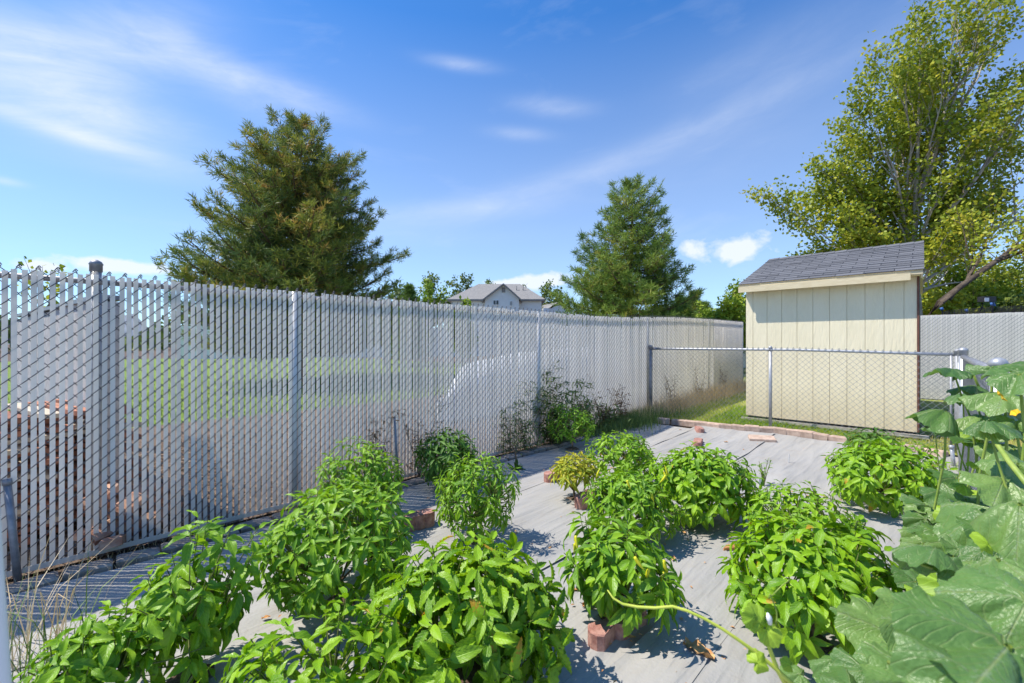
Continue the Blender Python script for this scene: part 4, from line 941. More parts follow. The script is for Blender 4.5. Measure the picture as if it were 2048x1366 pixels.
for px_, py_, s_, y_, p_, r_ in ((1520, 1245, .07, 20, 70, 10), (1535, 1262, .06, 200, 55, -20), (1508, 1232, .05, 120, 75, 20), (1515, 1325, .055, 300, 50, 0), (1580, 1330, .035, 60, 50, 0)):
    o = link('leaf', sqy[0], sh); o.matrix_basis = Matrix.Translation(sp_(px_, py_, .84))@Matrix.Rotation(R(p_), 4, 'X')@Matrix.Rotation(R(r_), 4, 'Y')@Matrix.Rotation(R(y_), 4, 'Z')@Matrix.Scale(s_*.72, 4)
mb = MB(); mb.tube([sp_(1540, 1248, .84), sp_(1538, 1235, .84), sp_(1535, 1226, .84)], [.004, .0055, .0015], 8); mb.build('bud', m_white, sh, True)

# ------------------------------------------------------------------ weeds and grass
def blades(name, pts, hts, widths, m, parent=None, bend=.4, tones=None):
    n = len(pts); pts = np.array(pts, float); a = RNG.uniform(0, 2*np.pi, n); h = np.array(hts)[:, None]; w = np.array(widths)[:, None]
    sd = np.stack([np.cos(a), np.sin(a), 0*a], 1); fw = np.stack([-np.sin(a), np.cos(a), 0*a], 1)*RNG.uniform(-bend, bend, (n, 1))
    up = np.array([[0, 0, 1.]])
    V = np.stack([pts-sd*w, pts+sd*w, pts+up*h*.55+fw*h*.35+sd*w*.7, pts+up*h*.55+fw*h*.35-sd*w*.7, pts+up*h*(1-.2*np.abs(RNG.normal(0, 1, (n, 1))))+fw*h*1.0], 1)
    V2 = V.reshape(-1, 3); b = (np.arange(n)*5)[:, None]
    q = b+np.array([[0, 1, 2, 3]]); t_ = b+np.array([[3, 2, 4, 4]])
    Fc = [tuple(x) for x in q]+[tuple(x[:3]) for x in t_]
    tone = np.repeat(np.array(tones) if tones is not None else RNG.uniform(0, 1, n), 5)
    o = link(name, mesh(name, V2, Fc, m, False, None, tone), parent)
    return o
m_grass = crown_mat('grass blades', [(0, (.12, .24, .02)), (.45, (.24, .40, .03)), (.75, (.42, .48, .07)), (1, (.62, .50, .20))], .6, .25)
m_straw = crown_mat('dry grass', [(0, (.36, .27, .13)), (.5, (.62, .48, .28)), (1, (.80, .66, .44))], .7, .15)
m_weed = crown_mat('dark weed blades', [(0, (.07, .13, .035)), (.6, (.16, .25, .06)), (1, (.28, .36, .09))], .6, .15)
P = []; Hh = []; Ww = []; T = []
for k in range(42000):
    s_ = random.uniform(6.86, 12.0) if random.random() < .35 else random.uniform(6.86, 8.6); q_ = random.uniform(.15, 5.2)
    if s_ > 7.52 and s_ < 10.9 and 1.40 < q_ < 3.46: continue
    if s_ > 8.8 and q_ > 3.4 and random.random() < .6: continue
    dens = mn.noise(Vector((s_*1.2, q_*1.2, 3)))
    if q_ < .8+random.random()*.3: 
        if random.random() < .55: continue
    if q_ > 3.2 and random.random() < .45: continue
    x, y = SQ(s_, q_); P.append((x, y, gz(x, y)+.002)); lush = max(0, 1-abs(q_-1.6)/1.3)
    Hh.append(random.uniform(.025, .06)*(1+1.1*lush)); Ww.append(random.uniform(.002, .0035))
    T.append(min(1, max(0, random.gauss(.42-dens*.3+(.35 if q_ > 3.0 else 0)+(.25 if q_ < 1.0 else 0), .18))))
o = blades('grass', P, Hh, Ww, m_grass, None, .5, T); meta(o, 'short green grass around the shed beyond the low fence', 'grass', None, 'stuff')
P = []; Hh = []; Ww = []; T = []
for k in range(9000):
    s_ = random.uniform(6.2, 12.2); q_ = abs(random.gauss(0, .16))+.03; x, y = SQ(s_, q_); P.append((x, y, gz(x, y)))
    Hh.append(abs(random.gauss(.10, .09))+.05+(.18 if random.random() < .10 else 0)); Ww.append(random.uniform(.0018, .003)); T.append(random.uniform(.45, 1))
o = blades('dry_grass', P, Hh, Ww, m_straw, None, .45, T); meta(o, 'dry tan grass along the foot of the tall fence beyond the low fence', 'dry grass', None, 'stuff')
P = []; Hh = []; Ww = []; T = []
for k in range(7000):
    s_ = random.gauss(6.1, .5); q_ = abs(random.gauss(.05, .2))+.02; x, y = SQ(s_, q_); P.append((x, y, gz(x, y)))
    Hh.append(random.uniform(.08, .26)); Ww.append(random.uniform(.002, .004)); T.append(random.random())
o = blades('weeds', P, Hh, Ww, m_weed, None, .7, T); meta(o, 'dark grassy weeds at the corner where the low fence meets the tall fence', 'weeds', None, 'stuff')
P = []; Hh = []; Ww = []
for k in range(1500):
    s_ = random.uniform(-.5, 6); q_ = random.uniform(.0, .1) if random.random() < .7 else random.uniform(.2, .3); x, y = SQ(s_, q_); P.append((x, y, gz(x, y)))
    Hh.append(random.uniform(.01, .05)); Ww.append(.0015)
o = blades('grass_litter', P, Hh, Ww, m_straw, None, .9); meta(o, 'sparse dry bits along the foot of the tall slatted fence', 'dry grass', None, 'stuff')
def tuft(px, py, n, h, label, m, seed, spread=.08, w=.0025, name='grass_tuft', cat='grass tuft', bend=.9):
    g = ground(px, py); P = [(g.x+RNG.normal(0, spread*.3), g.y+RNG.normal(0, spread*.3), g.z) for _ in range(n)]
    o = blades(name, P, [abs(RNG.normal(h, h*.25)) for _ in range(n)], [w]*n, m, None, bend); meta(o, label, cat)
tuft(40, 1330, 50, .40, 'tuft of long dry and green grass blades at the left edge', m_straw, 1, .3)
tuft(70, 1400, 70, .34, 'green grass tuft in the shade at the bottom left corner', m_weed, 2, .3)
tuft(1880, 935, 140, .09, 'small patch of yellow weeds by the corner gate post', m_grass, 3, .3, .002)
# tall thin weeds standing against the fence
def tall_weed(px, base_py, top_py, label, seed, leafy=40, m=None, lean=0, wide=.10, q=None, ls=.05):
    rr = random.Random(seed)
    # stand on the line of the tall fence, a hand's breadth in front of it
    rt = (px-1024)/F; qq = q if q is not None else .10
    a = P0+N*qq; u = (rt*a[1]-a[0])/(E[0]-rt*E[1]); x, y = a+E*u; z = gz(x, y); h = EYE-(top_py-HZ)/F*y-z
    e = empty('tall_weed', (x, y, z), label, 'weed', 'dried tall weeds standing against the fence'); mb = MB(); pts = []
    for k in range(4):
        p0 = Vector((0, 0, 0)); ps = [p0]; d = Vector((rr.gauss(0, .12)+lean, rr.gauss(0, .05), 1))
        n = 6; hh = h*(1 if k == 0 else rr.uniform(.45, .9))
        for i in range(n): d.x += rr.gauss(0, .09); ps.append(ps[-1]+d.normalized()*hh/n)
        mb.tube(ps, [.004, .0036, .003, .0026, .002, .0016, .001], 5, False)
        for _ in range(int(leafy/4*3.2)):
            i = rr.randint(1, n); b_ = ps[i-1].lerp(ps[i], rr.random()); s2 = b_+Vector((rr.gauss(0, wide), rr.gauss(0, wide*.4), rr.gauss(.03, .03))); mb.tube([b_, s2], [.0016, .001], 3, False); pts.append(s2)
    mb.build('stem', m_wstem, e, True)
    its = [(SET_WEED[rr.randrange(4)][1], frame(Vector((rr.gauss(0, 1), rr.gauss(0, 1), rr.gauss(-.2, .7))), Vector((0, -.4, 1))), p+Vector((rr.gauss(0, .015), rr.gauss(0, .015), rr.gauss(0, .015))), rr.uniform(.6, 1.3)*ls) for p in pts for _ in range(2)]
    merged('foliage', its, m or m_dull_leaf, e)
m_brownleaf = leaf_mat('withered weed leaf', (.16, .09, .04), (.08, .05, .03), (.24, .15, .07), rough=.7, trans=.15)
tall_weed(1098, 880, 735, 'tall dark leafy weed against the third fence post', 1, 110, lean=.02, ls=.08)
tall_weed(1120, 880, 760, 'bushy dark weed just right of the third fence post', 2, 90, ls=.08)
tall_weed(1050, 905, 768, 'thin drooping weed left of the third fence post', 3, 60, lean=.06)
tall_weed(1158, 870, 762, 'sparse weed stalk right of the bushy dark weed', 4, 40)
tall_weed(1205, 860, 740, 'withered brown stalk halfway between third and fourth fence posts', 5, 30, m_brownleaf, wide=.05)
tall_weed(1240, 850, 772, 'brown seed stalk nearer the low fence corner', 6, 50, m_brownleaf, wide=.05)
tall_weed(1020, 915, 815, 'small dark weed on the fence behind the sprouting stump', 7, 50)
tall_weed(838, 980, 775, 'thin brown withered weed on the fence above the dark green pepper plant', 8, 40, m_brownleaf, wide=.05, ls=.035)
tall_weed(755, 960, 820, 'rust brown withered weed beside the slim steel stake', 9, 40, m_brownleaf, wide=.05, ls=.04)
tall_weed(1345, 840, 740, 'faint dry stalk against the fence behind the low fence', 10, 24, m_brownleaf, wide=.05, ls=.04)
tall_weed(1400, 830, 735, 'dry stalk at the fifth fence post behind the low fence', 11, 30, m_brownleaf, wide=.05, ls=.04)
tall_weed(1450, 810, 730, 'pale dry stalk by the tall fence next to the shed', 12, 30, m_brownleaf, wide=.05, ls=.04)
tall_weed(1175, 875, 800, 'low dark weed right of the leafy green bush', 13, 70, ls=.08)
tall_weed(1215, 865, 815, 'low dark weed clump before the corner weeds', 14, 70, ls=.08)
# ------------------------------------------------------------------ trees
def clumps(name, centres, dirs, tones, m, parent, size, nb, wid, spread, two=True):
    """one small spray of blades per centre; vectorised. blade = quad pair"""
    C = np.asarray(centres, float); D = np.asarray(dirs, float); D /= np.linalg.norm(D, axis=1)[:, None]+1e-9; T = np.asarray(tones, float); n = len(C)
    Cb = np.repeat(C, nb, 0); Db = np.repeat(D, nb, 0)+RNG.normal(0, spread, (n*nb, 3)); Db /= np.linalg.norm(Db, axis=1)[:, None]+1e-9
    L = size*RNG.uniform(.6, 1.25, (n*nb, 1)); st = RNG.uniform(-.35, .45, (n*nb, 1))*size
    s0 = Cb+np.repeat(D, nb, 0)*st
    rnd = RNG.normal(0, 1, (n*nb, 3)); side = np.cross(Db, rnd); side /= np.linalg.norm(side, axis=1)[:, None]+1e-9
    w = wid*RNG.uniform(.7, 1.3, (n*nb, 1))
    V = np.stack([s0-side*w*.35, s0+Db*L*.5-side*w, s0+Db*L, s0+Db*L*.5+side*w], 1).reshape(-1, 3)
    Fq = np.arange(n*nb*4).reshape(-1, 4); tone = np.repeat(np.clip(np.repeat(T, nb)+RNG.normal(0, .08, n*nb), 0, 1), 4)
    return link(name, mesh(name, V, Fq, m, False, None, tone), parent)
m_pine = crown_mat('pine needles', [(0, (.06, .12, .05)), (.4, (.16, .22, .05)), (.65, (.32, .35, .06)), (.85, (.46, .38, .07)), (1, (.46, .29, .08))], .55, .3)
m_pine2 = crown_mat('fresh pine needles', [(0, (.07, .14, .05)), (.4, (.16, .26, .05)), (.7, (.31, .40, .07)), (1, (.46, .42, .09))], .55, .3)
def pine(name, label, x, y, z0, H, prof, seed, m, nwh=26, lean=0, tuft=.24, dens=1., bias=0., brown=.1, nb=15, group=None, skirt=.12):
    """prof: list of (height fraction, left radius, right radius)"""
    rr = random.Random(seed); e = empty(name, (x, y, z0), label, 'pine tree', group); tr = MB()
    hs_ = np.linspace(0, H*.97, 14); tr.tube([(lean*h/H+.05*math.sin(h*1.3), 0, h) for h in hs_], [max(.015, .021*H*(1-h/H)**.8) for h in hs_], 10, False)
    br = MB(); C = []; D = []; T = []
    pf = np.array(prof)
    for i in range(nwh):
        fr = skirt+(1-skirt)*(i/(nwh-1))**.95; h = fr*H*.98; nbr = rr.randint(6, 8) if fr < .9 else 5
        for k in range(nbr):
            a = 2*math.pi*(k+rr.uniform(-.3, .3))/nbr+i*1.1; ca, sa_ = math.cos(a), math.sin(a)
            side = np.interp(fr, pf[:, 0], pf[:, 2] if ca > 0 else pf[:, 1]); mean = .5*(np.interp(fr, pf[:, 0], pf[:, 1])+np.interp(fr, pf[:, 0], pf[:, 2]))
            Lb = (abs(ca)*side+(1-abs(ca))*mean)*rr.uniform(.74, 1.05)
            Lb *= min(1.06, 1.0+.26*mn.noise(Vector((ca*1.3+seed, sa_*1.3, fr*5.5))))
            if rr.random() < .15: Lb *= .75
            rise = rr.uniform(.12, .34)+.45*max(0, fr-.7)
            ps = []; n = 7
            for j in range(n+1):
                q = j/n; zz = h-Lb*.10*math.sin(q*2.6)+Lb*rise*q*q; ps.append(Vector((ca*Lb*q+lean*fr, sa_*Lb*q, zz)))
            rb = max(.012, .022*Lb); br.tube(ps, [rb*(1-.85*j/n) for j in range(n+1)], 5, False)
            nsub = max(4, int(Lb*5.2*dens)); tone_b = rr.gauss(0, .1)
            for s_ in range(nsub):
                q = .22+.78*(s_+rr.random())/nsub; idx = min(n-1, int(q*n)); b_ = ps[idx].lerp(ps[idx+1], q*n-idx)
                sd = (1 if s_ % 2 else -1); aa = a+sd*R(rr.uniform(35, 70)); Ls = Lb*(.34*(1-q)+.11)*rr.uniform(.7, 1.2)
                dd = Vector((math.cos(aa), math.sin(aa), rr.uniform(.05, .55))).normalized(); tip = b_+dd*Ls; br.tube([b_, tip], [.011, .005], 4, False)
                nt_ = max(2, int(Ls/tuft*2.6))
                for w in range(nt_):
                    qq = (w+.6)/nt_; c = b_+dd*Ls*qq+Vector((rr.gauss(0, .05), rr.gauss(0, .05), rr.gauss(.02, .05)))
                    C.append(c); D.append(dd+Vector((0, 0, .6))+Vector((ca, sa_, 0))*.3)
                    age = .38+tone_b+rr.gauss(0, .12)+bias
                    if rr.random() < brown: age += rr.uniform(.2, .45)
                    T.append(age)
            for w in range(3): C.append(ps[-1]+Vector((rr.gauss(0, .04), rr.gauss(0, .04), rr.gauss(.03, .03)))); D.append(Vector((ca, sa_, .9))); T.append(.45+tone_b)
    for w in range(10): C.append((lean+rr.gauss(0, .07), rr.gauss(0, .07), H*(.93+.007*w))); D.append((0, 0, 1)); T.append(.4)
    tr.build('trunk', m_bark, e, True); br.build('branches', m_bark, e, True)
    clumps('crown', C, D, T, m, e, tuft, nb, tuft*.05, .85)
    return e
z0 = .15
pp = at(590, 640, 14.5)
pine('pine_tree', 'big broad pine tree with yellowing inner needles, rising behind the tall fence on the left', pp.x+.1, 14.5, 0, 8.75,
     [(.0, 3.4, 3.5), (.3, 3.5, 3.6), (.38, 3.3, 3.75), (.45, 3.0, 3.6), (.55, 2.7, 3.1), (.63, 2.5, 2.5), (.75, 2.35, 2.15), (.82, 1.95, 1.9), (.9, 1.3, 1.45), (.96, .8, .85), (1, .3, .3)], 3, m_pine, nwh=29, tuft=.21, bias=.08, brown=.17, nb=15, dens=.98)
pp = at(1262, 640, 17)
pine('pine_tree', 'narrower green pine tree standing right of the house, behind the middle of the tall fence', pp.x, 17, .1, 7.45,
     [(.0, 3.0, 2.6), (.4, 2.9, 2.4), (.5, 2.6, 2.4), (.58, 2.3, 2.1), (.66, 2.0, 1.7), (.74, 1.6, 1.4), (.85, 1.25, 1.2), (.92, .95, 1.0), (.97, .7, .8), (1, .3, .3)], 8, m_pine2, nwh=22, tuft=.22, brown=.12, nb=15, bias=.12, dens=.95)
for px_, top_, Y_, H_, lab, sd in ((1388, 586, 24, 4.0, 'small dark spruce between the green pine and the leafy trees by the shed', 3), (1362, 600, 20, 3.1, 'small young pine at the right foot of the green pine', 4), (1408, 610, 23, 3.3, 'little bluish spruce left of the dense yellow green tree', 9), (818, 576, 22, 3.9, 'small pine peeping out right of the big broad pine', 5)):
    pq = at(px_, top_, Y_); pine('pine_tree', lab, pq.x, Y_, .1, pq.z-.1, [(0, 1.3, 1.3), (.4, .9, .9), (.8, .35, .35), (1, .08, .08)], sd, m_pine if sd == 3 else m_pine2, nwh=12, tuft=.24, nb=14)

m_cotton = crown_mat('cottonwood leaves', [(0, (.12, .19, .02)), (.35, (.25, .33, .03)), (.65, (.42, .46, .04)), (1, (.66, .56, .05))], .5, .36)
m_decid = crown_mat('broad tree leaves', [(0, (.07, .12, .03)), (.4, (.14, .21, .045)), (.75, (.25, .32, .06)), (1, (.38, .42, .08))], .5, .28)
m_bright = crown_mat('bright young leaves', [(0, (.11, .20, .02)), (.5, (.22, .34, .03)), (1, (.42, .48, .05))], .5, .3)
def broadleaf(name, label, x, y, z0, limbs, seed, m, leaf=.09, depth=3, kids=(3, 5), leafn=26, cl=.34, bark=None, cat='tree', group=None, r0=.25, tone=.5, wind=(0, 0, 0), trunk=None, ratio=(.42, .66), spreadang=.55, nb=1, twigs=True, wid=.42, trunk_name='trunk', upw=.25):
    """limbs: end points (relative) of the main limbs with their start height"""
    rr = random.Random(seed); e = empty(name, (x, y, z0), label, cat, group); br = MB(); C = []; D = []; T = []
    def grow(p, d, L, r, lv):
        n = 4; ps = [p]; dd = d.copy()
        for i in range(n):
            dd = (dd+Vector((rr.gauss(0, .10), rr.gauss(0, .10), rr.gauss(.03, .08)))).normalized(); ps.append(ps[-1]+dd*L/n)
        br.tube(ps, [r*(1-.6*i/n) for i in range(n+1)], 6 if r > .04 else 4, False)
        if lv == 0:
            tn = rr.gauss(tone, .13)
            for _ in range(leafn):
                q = rr.random()**.7; i = min(n-1, int(q*n)); c = ps[i].lerp(ps[i+1], q*n-i)+Vector((rr.gauss(0, cl*.38), rr.gauss(0, cl*.38), rr.gauss(0, cl*.34)))
                C.append(c); D.append(Vector((rr.gauss(0, 1)+wind[0], rr.gauss(0, 1)+wind[1], rr.gauss(-.2, .8)+wind[2]))); T.append(tn+rr.gauss(0, .1))
            return
        k_ = rr.randint(*kids)
        for k in range(k_):
            q = .25+.75*(k+rr.random())/k_; i = min(n-1, int(q*n)); b_ = ps[i].lerp(ps[i+1], q*n-i)
            nd = (dd+Vector((rr.gauss(0, 1), rr.gauss(0, 1), rr.gauss(0, .7))).normalized()*spreadang*1.5+Vector((0, 0, upw))).normalized()
            grow(b_, nd, L*rr.uniform(*ratio), r*.42*rr.uniform(.8, 1.1), lv-1)
        grow(ps[-1], dd, L*.45, r*.35, lv-1)
    if trunk: br.tube(trunk[0], trunk[1], 12, False)
    for p0, p1, r in limbs:
        p0 = Vector(p0); p1 = Vector(p1); grow(p0, (p1-p0).normalized(), (p1-p0).length, r, depth)
    br.build(trunk_name, bark or m_cbark, e, True)
    clumps('crown', C, D, T, m, e, leaf, nb, leaf*wid, .3); return e, len(C)
# big cottonwood on the right: limb ends read off the photo at its own distance
CY = 17.0
def cw(px, py, dy=0): p = at(px, py, CY+dy); return Vector((p.x-CX, p.y-CY, p.z))
CX = at(1822, 600, CY).x
base = (0, 0, 4.2)
lim = []
rl = random.Random(12)
for ex, ey, r_ in ((1850, 120, .085), (1885, 70, .08), (1920, 40, .09), (1860, 150, .10), (1950, 0, .09), (1675, 440, .045), (1700, 470, .045), (1740, 450, .045), (1630, 500, .04), (1780, 420, .05), (1870, 440, .05), (1920, 470, .05), (2080, 520, .05), (1610, 440, .045), (2060, 340, .06), (1935, 100, .10), (1990, 30, .10), (2050, 90, .10), (2130, 160, .10), (2180, 300, .09), (2100, 330, .08), (2030, 240, .08), (1960, 250, .07),
                   (1740, 190, .07), (1675, 280, .065), (1785, 140, .07), (1710, 240, .06), (1790, 200, .07), (1860, 230, .07), (1650, 350, .06), (1622, 400, .05), (1600, 470, .045), (1640, 470, .045), (1660, 400, .05), (1700, 320, .055), (1760, 330, .05), (1820, 340, .05), (1900, 350, .055), (1960, 400, .055), (2040, 420, .06), (2120, 450, .06), (2000, 500, .05)):
    low_ = 430+ (ey-60)*.33+rl.uniform(0, 40); a_ = cw(1822+(6 if ex > 1822 else -6), low_); b_ = cw(ex, ey, rl.uniform(-2.2, 2.2)); lim.append((a_, a_.lerp(b_, .70), r_))
tree_, nl_ = broadleaf('cottonwood_tree', 'tall pale barked cottonwood with windblown yellow green leaves rising behind the shed', CX, CY, 0, lim, 21, m_cotton, leaf=.145, depth=3, kids=(2, 4), leafn=18, cl=.52, r0=.3, tone=.5,
          wind=(1.1, 0, -.1), trunk=([(0, 0, -.1), (.05, 0, 2), (0, 0, 3.6), cw(1822, 470)], [.4, .33, .28, .19]), ratio=(.34, .52), spreadang=.40, upw=.35, wid=.40, cat='cottonwood tree')
print('cottonwood leaves', nl_)
# leaning dark trunk at the right, with its own crown mass
ly = 13.0
def lt_(px, py, dy=0, Y0=ly): p = at(px, py, Y0+dy); return Vector((p.x, p.y, p.z))
b0 = lt_(1835, 655); bx, by = b0.x, b0.y
def rel(px, py, dy=0): p = lt_(px, py, dy); return Vector((p.x-bx, p.y-by, p.z))
broadleaf('leaning_tree', 'leaning dark trunk rising to the right above the white rear fence', bx, by, 0, [(rel(1955, 545), rel(2040, 500, .5), .05), (rel(1930, 570), rel(1990, 480, 1), .05), (rel(2000, 520), rel(2080, 500, -.5), .05), (rel(1900, 600), rel(1960, 540, 1), .04)], 5, m_cotton, leaf=.12, depth=2, kids=(3, 4), leafn=15, cl=.35,
          trunk=([(0, 0, .0), rel(1840, 650), rel(1880, 605), rel(1925, 570), rel(1990, 525), rel(2060, 480)], [.11, .10, .09, .075, .06, .045]), bark=rough_mat('dark rough bark', (.055, .04, .03), (.15, .115, .085), 6, .95, .9, .03), tone=.6, upw=.1)
def bush_tree(name, label, px, top, Y, w_px, seed, m, leaf=.12, tone=.5, n=7, cat='tree', leafn=22, depth=2, base_z=0., low=.25, cl=None, group=None, wid=.42, cone=0.):
    p = at(px, top, Y); Hh_ = p.z-base_z; w = w_px/F*Y/2; rr = random.Random(seed); lims = []
    for k in range(n):
        a = 2*math.pi*k/n+rr.uniform(-.4, .4); rad = w*rr.uniform(.5, .9); h = Hh_*rr.uniform(.5, .88)
        if cone: rad *= 1-cone*(h/Hh_)
        lims.append(((0, 0, Hh_*rr.uniform(low, low+.15)), (math.cos(a)*rad*.6, math.sin(a)*rad*.6, h*.66), .03*Hh_**.5))
    lims.append(((0, 0, Hh_*low), (0, 0, Hh_*.68), .04*Hh_**.5))
    return broadleaf(name, label, p.x, Y, base_z, lims, seed, m, leaf, depth, (3, 5), leafn, cl or w*.28, cat=cat, group=group, trunk=([(0, 0, 0), (0, 0, Hh_*(low+.1))], [.05*Hh_**.5, .035*Hh_**.5]), tone=tone, spreadang=.6, upw=.15, wid=wid, bark=m_bark)
BT = 'leafy trees behind the fences'
bush_tree('broadleaf_tree', 'bright yellow green leafy tree left of the house, just right of the big pine', 848, 548, 26, 60, 1, m_bright, .17, .5, leafn=30, group=BT)
bush_tree('broadleaf_tree', 'taller grey green tree behind the bright one left of the house', 882, 530, 60, 78, 2, m_decid, .34, .5, leafn=34, group=BT)
bush_tree('broadleaf_tree', 'slender tree tip immediately left of the house roof', 918, 540, 62, 40, 3, m_decid, .34, .5, leafn=26, group=BT)
bush_tree('broadleaf_tree', 'small treetop behind the left half of the house roof', 950, 548, 62, 44, 4, m_decid, .28, .25, leafn=26, group=BT)
bush_tree('broadleaf_tree', 'treetop behind the ridge of the house', 982, 548, 62, 44, 5, m_decid, .28, .4, leafn=26, group=BT)
bush_tree('broadleaf_tree', 'tiny treetop just right of the house ridge', 1018, 556, 66, 16, 6, m_decid, .26, .25, n=4, leafn=20, group=BT)
bush_tree('broadleaf_tree', 'leafy tree right of the house, left one of a pair', 1078, 553, 66, 54, 7, m_decid, .34, .5, leafn=30, group=BT)
bush_tree('broadleaf_tree', 'leafy tree touching the green pine on its left side', 1106, 562, 66, 60, 8, m_decid, .34, .45, leafn=30, group=BT)
bush_tree('broadleaf_tree', 'dense yellow green tree just left of the shed', 1462, 566, 17, 88, 9, m_bright, .13, .62, n=10, leafn=44, low=.1, group=BT)
bush_tree('broadleaf_tree', 'round yellow green tree half hidden by the shed roof', 1505, 572, 18.5, 70, 10, m_bright, .13, .55, n=9, leafn=40, low=.1, group=BT)
bush_tree('broadleaf_tree', 'low leafy bush between the small spruces and the shed tree', 1425, 600, 19, 60, 11, m_bright, .12, .55, n=8, leafn=36, low=.05, group=BT)
bush_tree('broadleaf_tree', 'dark dense tree right behind the shed roof corner', 1890, 560, 20, 110, 12, m_cotton, .15, .6, n=10, leafn=60, low=.1, group=BT)
bush_tree('broadleaf_tree', 'golden yellow leafed tree low behind the leaning trunk', 1905, 590, 17, 110, 13, m_cotton, .14, .75, n=9, leafn=64, low=.08, group=BT)
bush_tree('broadleaf_tree', 'green tree behind the trampoline', 1985, 540, 19, 130, 14, m_bright, .15, .6, n=10, leafn=64, low=.08, group=BT)
bush_tree('broadleaf_tree', 'grey green bush at the right end above the white rear fence', 2045, 548, 16, 100, 15, m_decid, .13, .65, n=9, leafn=60, low=.08, group=BT)
bush_tree('broadleaf_tree', 'tree mass at the far right edge behind the trampoline net', 2120, 500, 21, 140, 16, m_cotton, .16, .55, n=9, leafn=60, low=.08, group=BT)
bush_tree('broadleaf_tree', 'low dark tree under the right side of the big pine', 772, 575, 24, 90, 17, m_decid, .16, .25, n=8, leafn=34, low=.08, group=BT)
bush_tree('shrub', 'broad leaved green bush in front of the house, peeping above the fence', 925, 590, 20, 50, 18, m_bright, .22, .5, n=7, leafn=26, low=.3, cat='shrub', wid=.5)
bush_tree('broadleaf_tree', 'tall airy yellow green tree filling the gap right of the shed under the cottonwood', 1925, 455, 19.5, 230, 31, m_cotton, .15, .5, n=12, leafn=34, low=.15, group=BT)
bush_tree('broadleaf_tree', 'tall airy tree at the far right edge under the cottonwood crown', 2060, 440, 20.5, 230, 32, m_cotton, .15, .42, n=12, leafn=34, low=.15, group=BT)
# thin young tree over the fence at far left
pq = at(75, 552, 5.2)
broadleaf('young_tree', 'spindly young tree with a few golden leaf tufts behind the slats at the far left', pq.x, 5.2, 0, [((0, 0, 1.5), (-.18, 0, 2.0), .012), ((0, 0, 1.6), (.1, .1, 1.9), .01), ((0, 0, 1.4), (.36, 0, 1.9), .012)], 3, m_cotton, leaf=.07, depth=1, kids=(2, 3), leafn=9, cl=.07, trunk=([(0, 0, 0), (0, 0, 1.6)], [.03, .015]), bark=m_bark, tone=.6)
# wood far behind as one mass
C = []; D = []; T = []
for k in range(15000):
    a = RNG.uniform(-1.15, 1.2); rr_ = RNG.uniform(95, 130); h = 5.5+2.2*math.sin(a*19)+1.6*math.sin(a*47+1); h = max(2.5, h)
    C.append((math.sin(a)*rr_, math.cos(a)*rr_, abs(RNG.uniform(0, 1))**.8*h)); D.append(RNG.normal(0, 1, 3)); T.append(.35+.2*math.sin(a*31)+RNG.normal(0, .1))
o = clumps('treeline', C, D, T, m_decid, None, 1.1, 1, .5, .3); meta(o, 'distant band of trees along the horizon behind the lawn', 'trees', None, 'stuff')

# ------------------------------------------------------------------ house
m_hw = rough_mat('white house siding', (.70, .71, .70), (.76, .77, .76), 2, .7, .1, .002)
m_hr = rough_mat('grey house roof', (.20, .195, .19), (.30, .29, .28), 6, .9, .3, .01)
m_glass, t_, b_, o_ = mat('dark window glass'); b_.inputs['Base Color'].default_value = (.03, .04, .05, 1); b_.inputs['Roughness'].default_value = .08
HY = 45.0
def hp(px, py, Y=HY): return at(px, py, Y)
hc = hp(1010, 640); house = empty('house', (hc.x, HY, 0), 'white sided house with a grey shingled gable roof beyond the tall fence', 'house')
def hl(v): return (v[0]-hc.x, v[1]-HY, v[2])
def zz(py, Y=HY): return EYE-(py-HZ)/F*Y
def xx(px, Y=HY): return (px-1024)/F*Y
ez = zz(598); gz_top = zz(570)
# front gable block
xl, xr = xx(970), xx(1038); xm = xx(1007)
mb = MB(); y0, y1 = HY, HY+7
mb.add([hl(p) for p in ((xl, y0, 0), (xr, y0, 0), (xr, y0, ez), (xm, y0, gz_top), (xl, y0, ez), (xl, y1, 0), (xr, y1, 0), (xr, y1, ez), (xm, y1, gz_top), (xl, y1, ez))],
       [(0, 1, 2, 3, 4), (9, 8, 7, 6, 5), (0, 4, 9, 5), (1, 6, 7, 2)]); mb.build('wall', m_hw, house)
mb = MB(); ov = .35; sl_ = (gz_top-ez)/(xm-xl)
for (xa, xb) in ((xl-ov, xm), (xr+ov, xm)):
    za = ez-ov*sl_+.12; zt = gz_top+.14
    mb.add([hl(p) for p in ((xa, y0-.4, za), (xb, y0-.4, zt), (xb, y1+3, zt), (xa, y1+3, za), (xa, y0-.4, za-.16), (xb, y0-.4, zt-.16), (xb, y1+3, zt-.16), (xa, y1+3, za-.16))], [(0, 1, 2, 3), (7, 6, 5, 4), (0, 4, 5, 1), (3, 2, 6, 7), (0, 3, 7, 4)])
mb.build('roof', m_hr, house)
